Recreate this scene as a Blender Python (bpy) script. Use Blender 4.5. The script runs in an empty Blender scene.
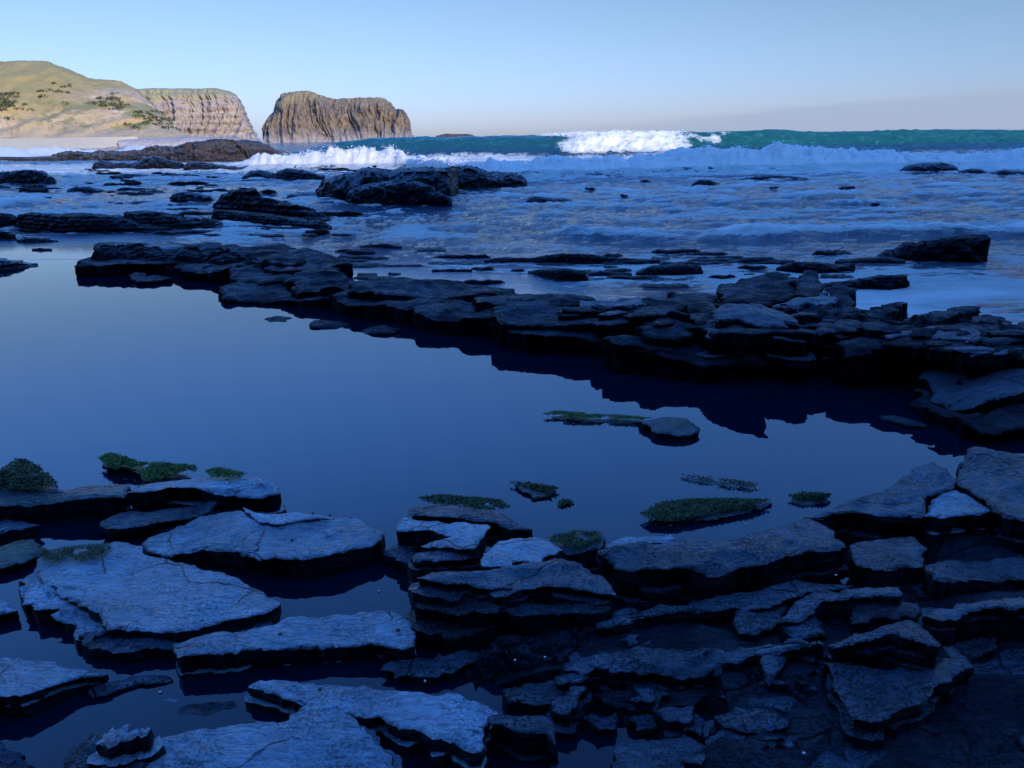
import bpy, bmesh, math, random
import numpy as np
from mathutils import Vector, Matrix
from mathutils.geometry import delaunay_2d_cdt
random.seed(7); rng = np.random.default_rng(7)
scn = bpy.context.scene
col = scn.collection

# ------------------------------------------------------------------ camera
H = 2.0; F = 773.0; PITCH = math.radians(17.8); ROLL = 0.0138
R0 = np.array([1., 0, 0]); U0 = np.array([0, math.sin(PITCH), math.cos(PITCH)])
FW = np.array([0, math.cos(PITCH), -math.sin(PITCH)])
CR = R0 * math.cos(ROLL) - U0 * math.sin(ROLL)
CU = U0 * math.cos(ROLL) + R0 * math.sin(ROLL)
def ray(px, py):
    return CR * ((px - 512) / F) + CU * ((384 - py) / F) + FW
def P(px, py, z=0.0):                     # where the line of sight meets height z
    d = ray(px, py); t = (z - H) / d[2]
    return np.array([d[0] * t, d[1] * t, z])
def PY(px, py, Y):                        # point at distance Y
    d = ray(px, py); t = Y / d[1]
    return np.array([d[0] * t, Y, H + d[2] * t])
cam = bpy.data.cameras.new("camera"); co = bpy.data.objects.new("camera", cam); col.objects.link(co)
M = Matrix(((CR[0], CU[0], -FW[0], 0), (CR[1], CU[1], -FW[1], 0), (CR[2], CU[2], -FW[2], H), (0, 0, 0, 1)))
co.matrix_world = M
cam.sensor_width = 36; cam.lens = 36 * F / 1024; cam.clip_start = 0.05; cam.clip_end = 60000
scn.camera = co

# ------------------------------------------------------------------ noise
def _h(i, j, k, s):
    n = (i.astype(np.int64) * 374761393 + j.astype(np.int64) * 668265263 + k.astype(np.int64) * 2147483647 + s * 1274126177) & 0xFFFFFFFF
    n = ((n ^ (n >> 13)) * 1274126177) & 0xFFFFFFFF
    n = ((n ^ (n >> 16)) * 2246822519) & 0xFFFFFFFF
    n = n ^ (n >> 15)
    return (n & 0xFFFFFF) / float(0xFFFFFF) * 2 - 1
def vn(x, y, z=None, s=0):
    x = np.asarray(x, float); y = np.asarray(y, float) + 0 * x
    z = np.zeros_like(x) if z is None else np.asarray(z, float) + 0 * x
    i, j, k = np.floor(x), np.floor(y), np.floor(z)
    a, b, c = x - i, y - j, z - k
    a = a * a * a * (a * (a * 6 - 15) + 10); b = b * b * b * (b * (b * 6 - 15) + 10); c = c * c * (3 - 2 * c)
    def L(p, q, t): return p + (q - p) * t
    r = []
    for dk in (0, 1):
        r.append(L(L(_h(i, j, k + dk, s), _h(i + 1, j, k + dk, s), a), L(_h(i, j + 1, k + dk, s), _h(i + 1, j + 1, k + dk, s), a), b))
    return L(r[0], r[1], c)
def fbm(x, y, z=None, o=4, s=0, g=0.5):
    t = 0; a = 1.0; f = 1.0; n = 0
    for q in range(o):
        t = t + a * vn(x * f + 13.7 * q, y * f + 7.1 * q, None if z is None else z * f + 3.3 * q, s + q); n += a; a *= g; f *= 2.03
    return t / n
def sm(a, b, x): 
    t = np.clip((x - a) / (b - a), 0, 1); return t * t * (3 - 2 * t)

# ------------------------------------------------------------------ materials
def mat(name):
    m = bpy.data.materials.new(name); m.use_nodes = True
    nt = m.node_tree; nt.nodes.clear()
    o = nt.nodes.new('ShaderNodeOutputMaterial'); b = nt.nodes.new('ShaderNodeBsdfPrincipled')
    nt.links.new(b.outputs[0], o.inputs[0]); return m, nt, b
class NB:
    def __init__(s, nt): s.nt = nt
    def n(s, t, **k):
        q = s.nt.nodes.new(t)
        for a, v in k.items(): setattr(q, a, v)
        return q
    def set(s, sock, v):
        if hasattr(v, 'links') or isinstance(v, bpy.types.NodeSocket): s.nt.links.new(v, sock)
        else: sock.default_value = v
    def noise(s, vec, scale, detail=5, rough=0.55, dist=0, out=0):
        q = s.n('ShaderNodeTexNoise'); s.set(q.inputs['Vector'], vec); q.inputs['Scale'].default_value = scale
        q.inputs['Detail'].default_value = detail; q.inputs['Roughness'].default_value = rough; q.inputs['Distortion'].default_value = dist
        return q.outputs[out]
    def math(s, op, a, b=0.5, c=None, clamp=False):
        q = s.n('ShaderNodeMath', operation=op, use_clamp=clamp); s.set(q.inputs[0], a); s.set(q.inputs[1], b)
        if c is not None: s.set(q.inputs[2], c)
        return q.outputs[0]
    def ramp(s, f, a, b, lo=0.0, hi=1.0):
        q = s.n('ShaderNodeMapRange', interpolation_type='SMOOTHSTEP'); s.set(q.inputs[0], f)
        q.inputs[1].default_value = a; q.inputs[2].default_value = b; q.inputs[3].default_value = lo; q.inputs[4].default_value = hi
        return q.outputs[0]
    def mix(s, f, a, b, mode='MIX'):
        q = s.n('ShaderNodeMix', data_type='RGBA', blend_type=mode); s.set(q.inputs[0], f); s.set(q.inputs[6], a); s.set(q.inputs[7], b)
        return q.outputs[2]
    def map(s, vec, scale=(1, 1, 1), rot=(0, 0, 0), loc=(0, 0, 0)):
        q = s.n('ShaderNodeMapping'); s.set(q.inputs[0], vec); q.inputs['Scale'].default_value = scale; q.inputs['Rotation'].default_value = rot; q.inputs['Location'].default_value = loc
        return q.outputs[0]
    def bump(s, h, strength, dist, nrm=None):
        q = s.n('ShaderNodeBump'); q.inputs['Strength'].default_value = strength; q.inputs['Distance'].default_value = dist
        s.set(q.inputs['Height'], h)
        if nrm is not None: s.set(q.inputs['Normal'], nrm)
        return q.outputs[0]

def rock_mat(name, top, side, k=1.0, green=0.0, rmin=0.15, rmax=0.38, speck=0.6, purple=0.3, crk=.8, sm_=.66, dry=.4, ior=1.85, bd=.030):
    """wet layered rock: k = texture frequency per metre factor"""
    m, nt, b = mat(name); N = NB(nt)
    g = N.n('ShaderNodeNewGeometry'); pos = g.outputs['Position']
    oi = N.n('ShaderNodeObjectInfo').outputs['Random']
    sep = N.n('ShaderNodeSeparateXYZ'); N.set(sep.inputs[0], g.outputs['True Normal'])
    big = N.noise(pos, 3.0 * k, 5); med = N.noise(pos, 14 * k, 6, 0.65); fine = N.noise(pos, 80 * k, 4, 0.75)
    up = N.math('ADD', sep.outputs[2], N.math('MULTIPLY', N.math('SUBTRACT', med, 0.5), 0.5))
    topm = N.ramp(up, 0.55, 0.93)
    # colour of the top: sky sheen put in as a paler tone, dark speckle of barnacles, cracks
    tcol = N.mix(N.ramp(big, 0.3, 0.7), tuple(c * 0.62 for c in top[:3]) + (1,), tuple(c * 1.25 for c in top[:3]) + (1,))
    sp = N.ramp(fine, 0.50, 0.57); sp = N.math('MULTIPLY', sp, N.ramp(N.noise(pos, 5 * k, 4), 0.38, 0.58, 0.25 * speck, min(1, speck * 1.1)))
    tcol = N.mix(sp, tcol, tuple(c * 0.35 for c in side[:3]) + (1,))
    w = N.map(pos, (3.2 * k, 12 * k, 6 * k), (0, 0, 0.25)); rip = N.noise(w, 4.5, 8, 0.68, 0.9)
    tcol = N.mix(N.ramp(rip, 0.50, 0.64, 0, 0.62), tcol, tuple(c * .22 for c in top[:3]) + (1,))
    vor = N.n('ShaderNodeTexVoronoi', feature='DISTANCE_TO_EDGE'); N.set(vor.inputs['Vector'], N.mix(0.12, pos, N.noise(pos, 4 * k, 3, out=1), 'ADD')); vor.inputs['Scale'].default_value = 2.6 * k
    crack = N.ramp(vor.outputs[0], 0.0, 0.016, 1, 0)
    crack = N.math('MULTIPLY', crack, N.ramp(N.noise(pos, 2.0 * k, 2), 0.48, 0.58))
    tcol = N.mix(N.math('MULTIPLY', crack, crk), tcol, tuple(c * 0.3 for c in side[:3]) + (1,))
    # sides: strata
    sw = N.map(pos, (1.5 * k, 1.5 * k, 26 * k)); st = N.noise(sw, 1.6, 6, 0.65, 0.4)
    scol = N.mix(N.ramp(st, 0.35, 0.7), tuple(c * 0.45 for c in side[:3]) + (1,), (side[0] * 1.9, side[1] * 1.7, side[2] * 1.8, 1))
    pp = N.math('MULTIPLY', N.ramp(N.noise(pos, 6 * k, 5, 0.7), 0.56, 0.7), purple)
    scol = N.mix(pp, scol, (side[0] * 3.2 + .006, side[1] * 2.4 + .003, side[2] * 3.0 + .006, 1))
    c = N.mix(topm, scol, tcol)  # tops lighter, sides darker: sky sheen and shade put into the colour
    if green > 0:
        gm = N.math('MULTIPLY', N.ramp(N.noise(pos, 4 * k, 4), 0.45, 0.62), N.math('MULTIPLY', topm, green))
        c = N.mix(gm, c, (0.05, 0.10, 0.02, 1))
    br = N.math('ADD', N.math('MULTIPLY', oi, 0.45), 0.78)
    hsv = N.n('ShaderNodeHueSaturation'); N.set(hsv.inputs['Value'], br); N.set(hsv.inputs['Color'], c)
    N.set(b.inputs['Base Color'], hsv.outputs[0])
    rg = N.ramp(med, 0.3, 0.7, rmin, rmax)
    N.set(b.inputs['Roughness'], N.math('ADD', rg, N.math('MULTIPLY', sp, 0.15)))
    b.inputs['IOR'].default_value = ior; b.inputs['Specular Tint'].default_value = (0.50, 0.76, 1.0, 1); N.set(b.inputs['Specular IOR Level'], N.math('ADD', N.math('MULTIPLY', N.math('MULTIPLY', N.math('MULTIPLY', topm, sm_), N.ramp(N.noise(pos, 2.1 * k, 4, .6), .38, .60, dry, 1.0)), N.math('MULTIPLY', N.math('SUBTRACT', 1.0, N.math('MULTIPLY', sp, .85)), N.ramp(rip, .48, .64, 1.0, .35))), .05))
    h = N.math('ADD', N.math('MULTIPLY', rip, 0.9), N.math('MULTIPLY', fine, 0.35))
    h = N.math('ADD', h, N.math('MULTIPLY', med, 0.7)); h = N.math('SUBTRACT', h, N.math('MULTIPLY', crack, crk * .9))
    hs = N.math('ADD', N.math('MULTIPLY', st, 1.6), N.math('MULTIPLY', med, 1.0))
    mixh = N.n('ShaderNodeMix', data_type='FLOAT'); N.set(mixh.inputs[0], topm); N.set(mixh.inputs[2], hs); N.set(mixh.inputs[3], h)
    N.set(b.inputs['Normal'], N.bump(mixh.outputs[0], 1.0, bd / k))
    return m
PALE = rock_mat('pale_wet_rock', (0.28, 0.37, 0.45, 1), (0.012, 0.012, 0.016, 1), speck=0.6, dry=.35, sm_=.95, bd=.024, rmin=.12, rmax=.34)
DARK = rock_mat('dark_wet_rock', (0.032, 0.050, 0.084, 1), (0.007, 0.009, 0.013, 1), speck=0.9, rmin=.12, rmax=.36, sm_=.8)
BLACK = rock_mat('black_wet_rock', (0.018, 0.024, 0.038, 1), (0.006, 0.007, 0.010, 1), speck=0.9)
GROUND = rock_mat('ground_rock', (0.016, 0.022, 0.036, 1), (0.009, 0.009, 0.013, 1), speck=1.0, crk=0.0, sm_=.42, dry=.15)
MOSSY = rock_mat('mossy_wet_rock', (0.06, 0.08, 0.10, 1), (0.009, 0.009, 0.013, 1), green=0.7)
RIDGE = rock_mat('ridge_rock', (0.020, 0.025, 0.038, 1), (0.005, 0.005, 0.008, 1), k=0.7, rmin=.38, rmax=.8, purple=.25, sm_=.45, dry=.0, ior=1.42)
RIDGE_L = rock_mat('ridge_rock_pale', (0.075, 0.10, 0.14, 1), (0.006, 0.006, 0.009, 1), k=0.7, speck=.6, sm_=.6, dry=.3, ior=1.6, rmin=.3, rmax=.6)
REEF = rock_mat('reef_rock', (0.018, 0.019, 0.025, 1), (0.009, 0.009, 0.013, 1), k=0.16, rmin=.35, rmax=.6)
REEF_LIT = rock_mat('reef_rock_lit', (0.075, 0.062, 0.052, 1), (0.06, 0.05, 0.047, 1), k=0.08, rmin=.7, rmax=.95)  # sunlit copy of the reef rock, the warm light put into its colour

def simple(name, c1, c2, scale, rough=0.8, bump=0.0, bd=0.01):
    m, nt, b = mat(name); N = NB(nt)
    g = N.n('ShaderNodeNewGeometry').outputs['Position']
    f = N.noise(g, scale, 5, 0.6)
    N.set(b.inputs['Base Color'], N.mix(N.ramp(f, 0.35, 0.65), c1, c2)); b.inputs['Roughness'].default_value = rough
    if bump: N.set(b.inputs['Normal'], N.bump(f, bump, bd))
    return m
WEED = simple('green_seaweed', (0.05, 0.12, 0.01, 1), (0.10, 0.20, 0.02, 1), 20, 0.5)
WEED_D = simple('olive_seaweed', (0.035, 0.06, 0.018, 1), (0.08, 0.12, 0.035, 1), 20, 0.5)
SHRUB = simple('hill_scrub', (0.05, 0.06, 0.025, 1), (0.09, 0.095, 0.04, 1), 0.3, 0.9)
SNAIL = simple('snail_shell', (0.006, 0.006, 0.008, 1), (0.015, 0.015, 0.02, 1), 200, 0.4)
SHELL = simple('shell_white', (0.5, 0.52, 0.5, 1), (0.7, 0.7, 0.68, 1), 200, 0.4)
SPRAY = simple('wave_spray', (0.85, 0.87, 0.9, 1), (0.9, 0.9, 0.92, 1), 1, 0.9)
SAND = simple('sand', (0.74, 0.50, 0.26, 1), (0.80, 0.56, 0.31, 1), 0.3, 0.95)

# ------------------------------------------------------------------ object helpers
def mk(name, V, Fc, material, label=None, cat=None, group=None, kind=None, smooth=None, attrs=None):
    V = np.asarray(V, float)
    c = np.array([V[:, 0].mean(), V[:, 1].mean(), V[:, 2].min()]) if kind != 'structure' else np.zeros(3)
    me = bpy.data.meshes.new(name); me.from_pydata((V - c).tolist(), [], Fc if isinstance(Fc, list) else Fc.tolist())
    me.update()
    if smooth is True: me.polygons.foreach_set('use_smooth', [True] * len(me.polygons))
    elif smooth is not None: me.polygons.foreach_set('use_smooth', smooth)
    me.materials.append(material)
    if attrs:
        for k, v in attrs.items():
            a = me.attributes.new(k, 'FLOAT', 'POINT'); a.data.foreach_set('value', np.asarray(v, np.float32))
    o = bpy.data.objects.new(name, me); o.location = c; col.objects.link(o)
    if label: o['label'] = label
    if cat: o['category'] = cat
    if group: o['group'] = group
    if kind: o['kind'] = kind
    return o

def seg_dist(Q, A):
    """distance of points Q (n,2) to closed polyline A (m,2)"""
    B = np.roll(A, -1, 0); best = np.full(len(Q), 1e9)
    for a, b in zip(A, B):
        d = b - a; L = (d * d).sum() + 1e-12
        t = np.clip(((Q - a) @ d) / L, 0, 1)
        r = Q - a - t[:, None] * d
        best = np.minimum(best, (r * r).sum(1))
    return np.sqrt(best)
def inside(Q, A):
    B = np.roll(A, -1, 0); c = np.zeros(len(Q), bool)
    for a, b in zip(A, B):
        if a[1] == b[1]: continue
        k = (a[1] > Q[:, 1]) != (b[1] > Q[:, 1])
        c ^= k & (Q[:, 0] < (b[0] - a[0]) * (Q[:, 1] - a[1]) / (b[1] - a[1]) + a[0])
    return c

NSLAB = [0]
def slab(label, pts, h, material=DARK, cat='rock', zb=-0.12, name='flat_rock', relief=1.0, jag=1.0, lay=None, out=0.5, dome=0.0, group=None, res=2.3, taper=-0.03, crack=0.0):
    """a flat layered rock: pts = outline of its top as seen, h = height (or left, right, added at the back)"""
    NSLAB[0] += 1; sd = NSLAB[0] * 17
    pts = np.array(pts, float)
    if not isinstance(h, tuple): h = (h, h, 0)
    x0, x1 = pts[:, 0].min(), pts[:, 0].max(); y0, y1 = pts[:, 1].min(), pts[:, 1].max()
    hz = [h[0] + (h[1] - h[0]) * (p[0] - x0) / max(1, x1 - x0) + h[2] * (y1 - p[1]) / max(1, y1 - y0) for p in pts]
    W = np.array([P(p[0], p[1], z) for p, z in zip(pts, hz)])
    A = np.c_[W[:, :2], np.ones(len(W))]; pl = np.linalg.lstsq(A, W[:, 2], rcond=None)[0]
    Q = []
    for p in pts:                                      # meet the fitted plane
        d = ray(*p); t = (pl[0] * 0 + pl[1] * 0 + pl[2] - H) / (d[2] - pl[0] * d[0] - pl[1] * d[1]); Q.append((d[0] * t, d[1] * t))
    Q = np.array(Q)
    if ((Q * np.roll(Q[:, ::-1], -1, 0))[:, 0] - (np.roll(Q[:, 0], -1) * Q[:, 1])).sum() < 0: Q = Q[::-1]
    dist = math.hypot(Q[:, 0].mean(), Q[:, 1].mean()); dist = math.sqrt(dist ** 2 + H * H)
    s = dist / F * res; S = dist / 2.9                 # sample spacing, feature scale
    # resample
    o = []
    for a, b in zip(Q, np.roll(Q, -1, 0)):
        n = max(1, int(np.linalg.norm(b - a) / s)); o += [a + (b - a) * i / n for i in range(n)]
    o = np.array(o); n = len(o)
    if n < 8: return None
    for _ in range(2): o = 0.25 * np.roll(o, 1, 0) + 0.5 * o + 0.25 * np.roll(o, -1, 0)
    j = 0.014 * jag * S
    fx = 14 / S
    o = o + np.c_[fbm(o[:, 0] * fx, o[:, 1] * fx, o=4, s=sd, g=.6), fbm(o[:, 0] * fx, o[:, 1] * fx, o=4, s=sd + 50, g=.6)] * j * 1.6
    # interior
    bx0, by0 = o.min(0); bx1, by1 = o.max(0)
    gx, gy = np.meshgrid(np.arange(bx0, bx1, s), np.arange(by0, by1, s * 0.87))
    gx = gx + (np.arange(gx.shape[0]) % 2)[:, None] * s / 2
    G = np.c_[gx.ravel(), gy.ravel()] + rng.uniform(-.25, .25, (gx.size, 2)) * s
    G = G[inside(G, o)]
    oc = o[::max(1, n // 260)]
    if len(G):
        dd = seg_dist(G, o if n < 500 else oc); G = G[dd > s * 0.55]
    allp = np.vstack([o, G]) if len(G) else o
    r = delaunay_2d_cdt([Vector(p) for p in allp], [(i, (i + 1) % n) for i in range(n)], [list(range(n))], 1, s * 0.02)
    v2 = np.array([(v.x, v.y) for v in r[0]]); tris = [list(f) for f in r[2]]
    # boundary loop of the result (verts may have merged)
    ec = {}
    for f in tris:
        for a, b in zip(f, f[1:] + f[:1]): ec[(a, b)] = 1
    nxt = {a: b for (a, b) in ec if (b, a) not in ec}
    loops = []; seen = set()
    for st in list(nxt):
        if st in seen: continue
        L = [st]; seen.add(st); q = nxt[st]
        while q != st and q in nxt and q not in seen: L.append(q); seen.add(q); q = nxt[q]
        loops.append(L)
    loop = max(loops, key=len)
    d = seg_dist(v2, o if n < 400 else oc)
    x, y = v2[:, 0], v2[:, 1]
    base = pl[0] * x + pl[1] * y + pl[2]
    re = relief * S
    z = base + 0.020 * re * fbm(x * 3.2 / S, y * 4 / S, o=3, s=sd + 3)
    # faint parallel ledges along the strike
    q = (y * 0.95 - x * 0.22) * 7 / S + 1.5 * fbm(x * 3 / S, y * 3 / S, o=3, s=sd + 9)
    stp = (q - np.floor(q)); z += 0.0065 * re * (np.floor(q) % 3 - 1 + sm(0.75, 1, stp) * (np.where((np.floor(q) % 3) == 2, -2, 1))) * sm(-.2, .4, fbm(x * 1.7 / S, y * 1.7 / S, o=2, s=sd + 77))
    z += 0.004 * re * fbm(x * 22 / S, y * 30 / S, o=3, s=sd + 5, g=.65)
    cn = np.abs(fbm(x * 2.6 / S + 5, y * 3.4 / S, o=4, s=sd + 21)); cm = sm(0.0, 0.25, fbm(x * 1.5 / S, y * 1.5 / S, o=2, s=sd + 31) + .1)
    z -= 0.014 * re * crack * (1 - sm(0, 0.03, cn)) * cm
    ew = (0.022 + 0.02 * vn(x * 5 / S, y * 5 / S, s=sd + 41)) * S
    z -= 0.006 * S * (1 - np.clip(d / ew, 0, 1)) ** 2
    if dome: z += dome * (1 - np.exp(-d / (0.10 * S))) - dome * .6
    V = np.c_[v2, z]
    smf = [True] * len(tris)
    # sides
    m = len(loop); L2 = v2[loop]; Ls = L2.copy()
    for _ in range(4): Ls = 0.25 * np.roll(Ls, 1, 0) + 0.5 * Ls + 0.25 * np.roll(Ls, -1, 0)
    tg = np.roll(Ls, -1, 0) - np.roll(Ls, 1, 0); nr = np.c_[tg[:, 1], -tg[:, 0]]; nr /= np.linalg.norm(nr, axis=1)[:, None] + 1e-9
    ztop = V[loop, 2]; hh = ztop.max() - zb
    lt = lay or 0.055 * S
    nl = max(1, min(9, int(hh / lt)))
    cuts = np.sort(np.r_[0, np.cumsum(rng.uniform(.5, 1.6, nl))]); cuts = cuts / cuts[-1]
    rows = []; x, y = L2[:, 0], L2[:, 1]
    for k in range(nl):
        a = rng.uniform(-.3, 1.0)
        off = (0.016 * a * S * out + min(.075 * S, .11) * out * fbm(x * 4 / S, y * 4 / S, np.full(m, k * .9), o=4, s=sd + 60, g=.6)) * min(1, k * .8 + .15) + taper * hh * cuts[k]
        chip = 0.024 * S * sm(.10, .4, fbm(x * 13 / S, y * 13 / S, np.full(m, k * 1.7), o=2, s=sd + 90))
        for tt, e in ((cuts[k] + .001, 0.0), (cuts[k] * .5 + cuts[k + 1] * .5, 0.003 * S), (cuts[k + 1] - .002, -0.005 * S)):
            fz = 0.007 * S * fbm(x * 26 / S, y * 26 / S, np.full(m, tt * 12), o=2, s=sd + 7)
            O = off + e + fz - chip
            zz = ztop + (zb - ztop) * tt + (0.004 * S * vn(x * 9 / S, y * 9 / S, np.full(m, k), s=sd + 8) if tt > .02 else -0.002)
            rows.append(np.c_[L2 + nr * O[:, None], zz])
    fc = list(tris); prev = list(loop); base_i = len(V); Vs = [V]
    for rr in rows:
        Vs.append(rr); cur = list(range(base_i, base_i + m)); base_i += m
        for i in range(m):
            i2 = (i + 1) % m; fc.append([prev[i2], prev[i], cur[i], cur[i2]])
        prev = cur
    smf += [False] * (len(fc) - len(tris))
    return mk(name, np.vstack(Vs), fc, material, label, cat, group, smooth=smf)

def interp(lst, xs):
    a = np.array(lst, float); return np.interp(xs, a[:, 0], a[:, 1])
def outcrop(label, prof, base, depth, material, name='rock_outcrop', cat='rock', N=None, Mv=26, rough=1.0, strata=0.0, columns=0.0, sect=None, kind=None, group=None, topfrac=.38, dist=None, minh=0.03):
    """a rock rising from the water: prof = its skyline, base = its waterline as seen"""
    NSLAB[0] += 1; sd = NSLAB[0] * 13
    x0, x1 = prof[0][0], prof[-1][0]
    N = N or int(min(260, max(14, (x1 - x0) / 1.3)))
    us = np.linspace(x0, x1, N)
    if isinstance(base, (int, float)): base = [(x0, base), (x1, base)]
    yb = interp(base, us); yt = interp(prof, us)
    sect = sect or [(-.04, -.25), (0, 0), (.03, .35), (.09, .68), (.2, .93), (.38, 1), (.62, .92), (.85, .55), (1.0, 0), (1.03, -.25)]
    sec = np.array(sect); ss = np.r_[0, np.cumsum(np.hypot(np.diff(sec[:, 0]), np.diff(sec[:, 1])))]; tv = np.linspace(0, ss[-1], Mv)
    sy = np.interp(tv, ss, sec[:, 0]); sz = np.interp(tv, ss, sec[:, 1])
    V = np.zeros((N, Mv, 3)); hs = []
    for i in range(N):
        Bp = P(us[i], yb[i], 0) if dist is None else PY(us[i], yb[i], dist)
        e = min(1, (i + .5) / (N * .12), (N - i - .5) / (N * .12)); dp = depth * (0.35 + 0.65 * math.sin(e * math.pi / 2))
        Y = Bp[1]; T = PY(us[i], yt[i], Y + topfrac * dp); hgt = max(minh, T[2]); hs.append(hgt)
        for k in range(Mv):
            f = min(1, max(0, sy[k] / topfrac)) if topfrac > 0 else 1
            V[i, k] = (Bp[0] * (Y + max(0, sy[k]) * dp) / Y, Y + sy[k] * dp, sz[k] * hgt)
    Hm = max(hs); X, Y, Z = V[..., 0], V[..., 1], V[..., 2]
    k = 2.2 / Hm; w = np.clip(Z / (0.25 * Hm) + .4, 0.1, 1)
    r = Hm * 0.22 * rough
    n1 = fbm(X * k, Y * k, Z * k * 1.3, o=6, s=sd, g=.66); n2 = fbm(X * k * 1.3, Y * k, Z * k * 1.3, o=6, s=sd + 9, g=.68)
    Yn = Y + n1 * r * 2.2 * w; Zn = Z + n2 * r * w * np.clip(1.2 - Z / Hm * .6, .4, 1)
    Xn = X + fbm(X * k + 9, Y * k, Z * k, o=4, s=sd + 4) * r * w * .7
    if strata:
        q = Zn / (Hm * strata) + .5 * n1; fr = q - np.floor(q); Yn = Yn + (sm(.0, .35, fr) - fr) * Hm * strata * 1.1 * (sy[None, :] < .5)
    if columns:
        cx = X * columns + .6 * vn(X * columns * .3, Z * .05, s=sd)
        c = np.abs(fbm(cx, Z * columns * .10, Y * columns * .1, o=4, s=sd + 70, g=.62))
        Yn = Yn + (0.5 - c * 2.2) * Hm * 0.16 * w * (1 - .5 * sm(.75, 1, Z / Hm)); Xn = Xn + (c - .3) * Hm * .03
    V = np.stack([Xn, Yn, Zn], -1).reshape(-1, 3)
    idx = np.arange(N * Mv).reshape(N, Mv)
    fc = np.stack([idx[:-1, :-1], idx[1:, :-1], idx[1:, 1:], idx[:-1, 1:]], -1).reshape(-1, 4).tolist()
    fc.append(idx[0, :].tolist()); fc.append(idx[-1, ::-1].tolist())
    return mk(name, V, fc, material, label, cat, group, kind, smooth=True if rough < .6 else None)

# ------------------------------------------------------------------ world and sun
SUN_AZ = math.radians(34)        # to the right of straight behind the camera
SUN_EL = math.radians(17)
sdir = Vector((math.sin(SUN_AZ) * math.cos(SUN_EL), -math.cos(SUN_AZ) * math.cos(SUN_EL), math.sin(SUN_EL)))
w = bpy.data.worlds.new("World"); scn.world = w; w.use_nodes = True
nt = w.node_tree; nt.nodes.clear(); N = NB(nt)
out = N.n('ShaderNodeOutputWorld'); bg = N.n('ShaderNodeBackground'); nt.links.new(bg.outputs[0], out.inputs[0])
sky = N.n('ShaderNodeTexSky', sky_type='NISHITA'); sky.sun_disc = False; sky.sun_elevation = SUN_EL
sky.sun_rotation = math.atan2(sdir.x, sdir.y); sky.altitude = 10; sky.air_density = 1.0; sky.dust_density = 0.5; sky.ozone_density = 2.5
tc = N.n('ShaderNodeTexCoord').outputs['Generated']; sp = N.n('ShaderNodeSeparateXYZ'); N.set(sp.inputs[0], tc)
zc = sp.outputs[2]; xc = sp.outputs[0]
base = N.mix(1.0, sky.outputs[0], (1, 1, 1, 1), 'MULTIPLY')
lowt = N.mix(N.ramp(zc, 0.0, 0.15), (0.92, 1.08, 1.98, 1), (1.04, 1.13, 1.42, 1)); base = N.mix(1.0, base, lowt, 'MULTIPLY')
elev = N.ramp(zc, 0.14, 0.5)
base = N.mix(elev, base, N.mix(1.0, base, (1.6, 3.1, 4.5, 1), 'MULTIPLY'))
# low bank of thin grey cloud over the sea on the right
nz = N.noise(N.map(tc, (3, 3, 30)), 2.2, 4, 0.5)
topc = N.math('ADD', N.ramp(xc, -0.05, 0.65, 0.006, 0.042), N.math('MULTIPLY', N.math('SUBTRACT', nz, 0.5), 0.012))
cm = N.ramp(N.math('SUBTRACT', topc, zc), -0.004, 0.006)
cm = N.math('MULTIPLY', cm, N.ramp(xc, 0.0, 0.35, 0.0, 0.92)); cm = N.math('MULTIPLY', cm, N.ramp(zc, -0.01, 0.0))
base = N.mix(cm, base, (3.9, 4.8, 6.7, 1))
N.set(bg.inputs[0], base); bg.inputs[1].default_value = 0.1
sl = bpy.data.lights.new("sun", 'SUN'); sl.energy = 4.7; sl.angle = math.radians(0.5); sl.color = (1.0, 0.86, 0.70)
so = bpy.data.objects.new("sun", sl); col.objects.link(so)
so.rotation_euler = sdir.to_track_quat('Z', 'Y').to_euler()
scn.view_settings.view_transform = 'Standard'; scn.view_settings.look = 'None'; scn.view_settings.exposure = 0

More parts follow.
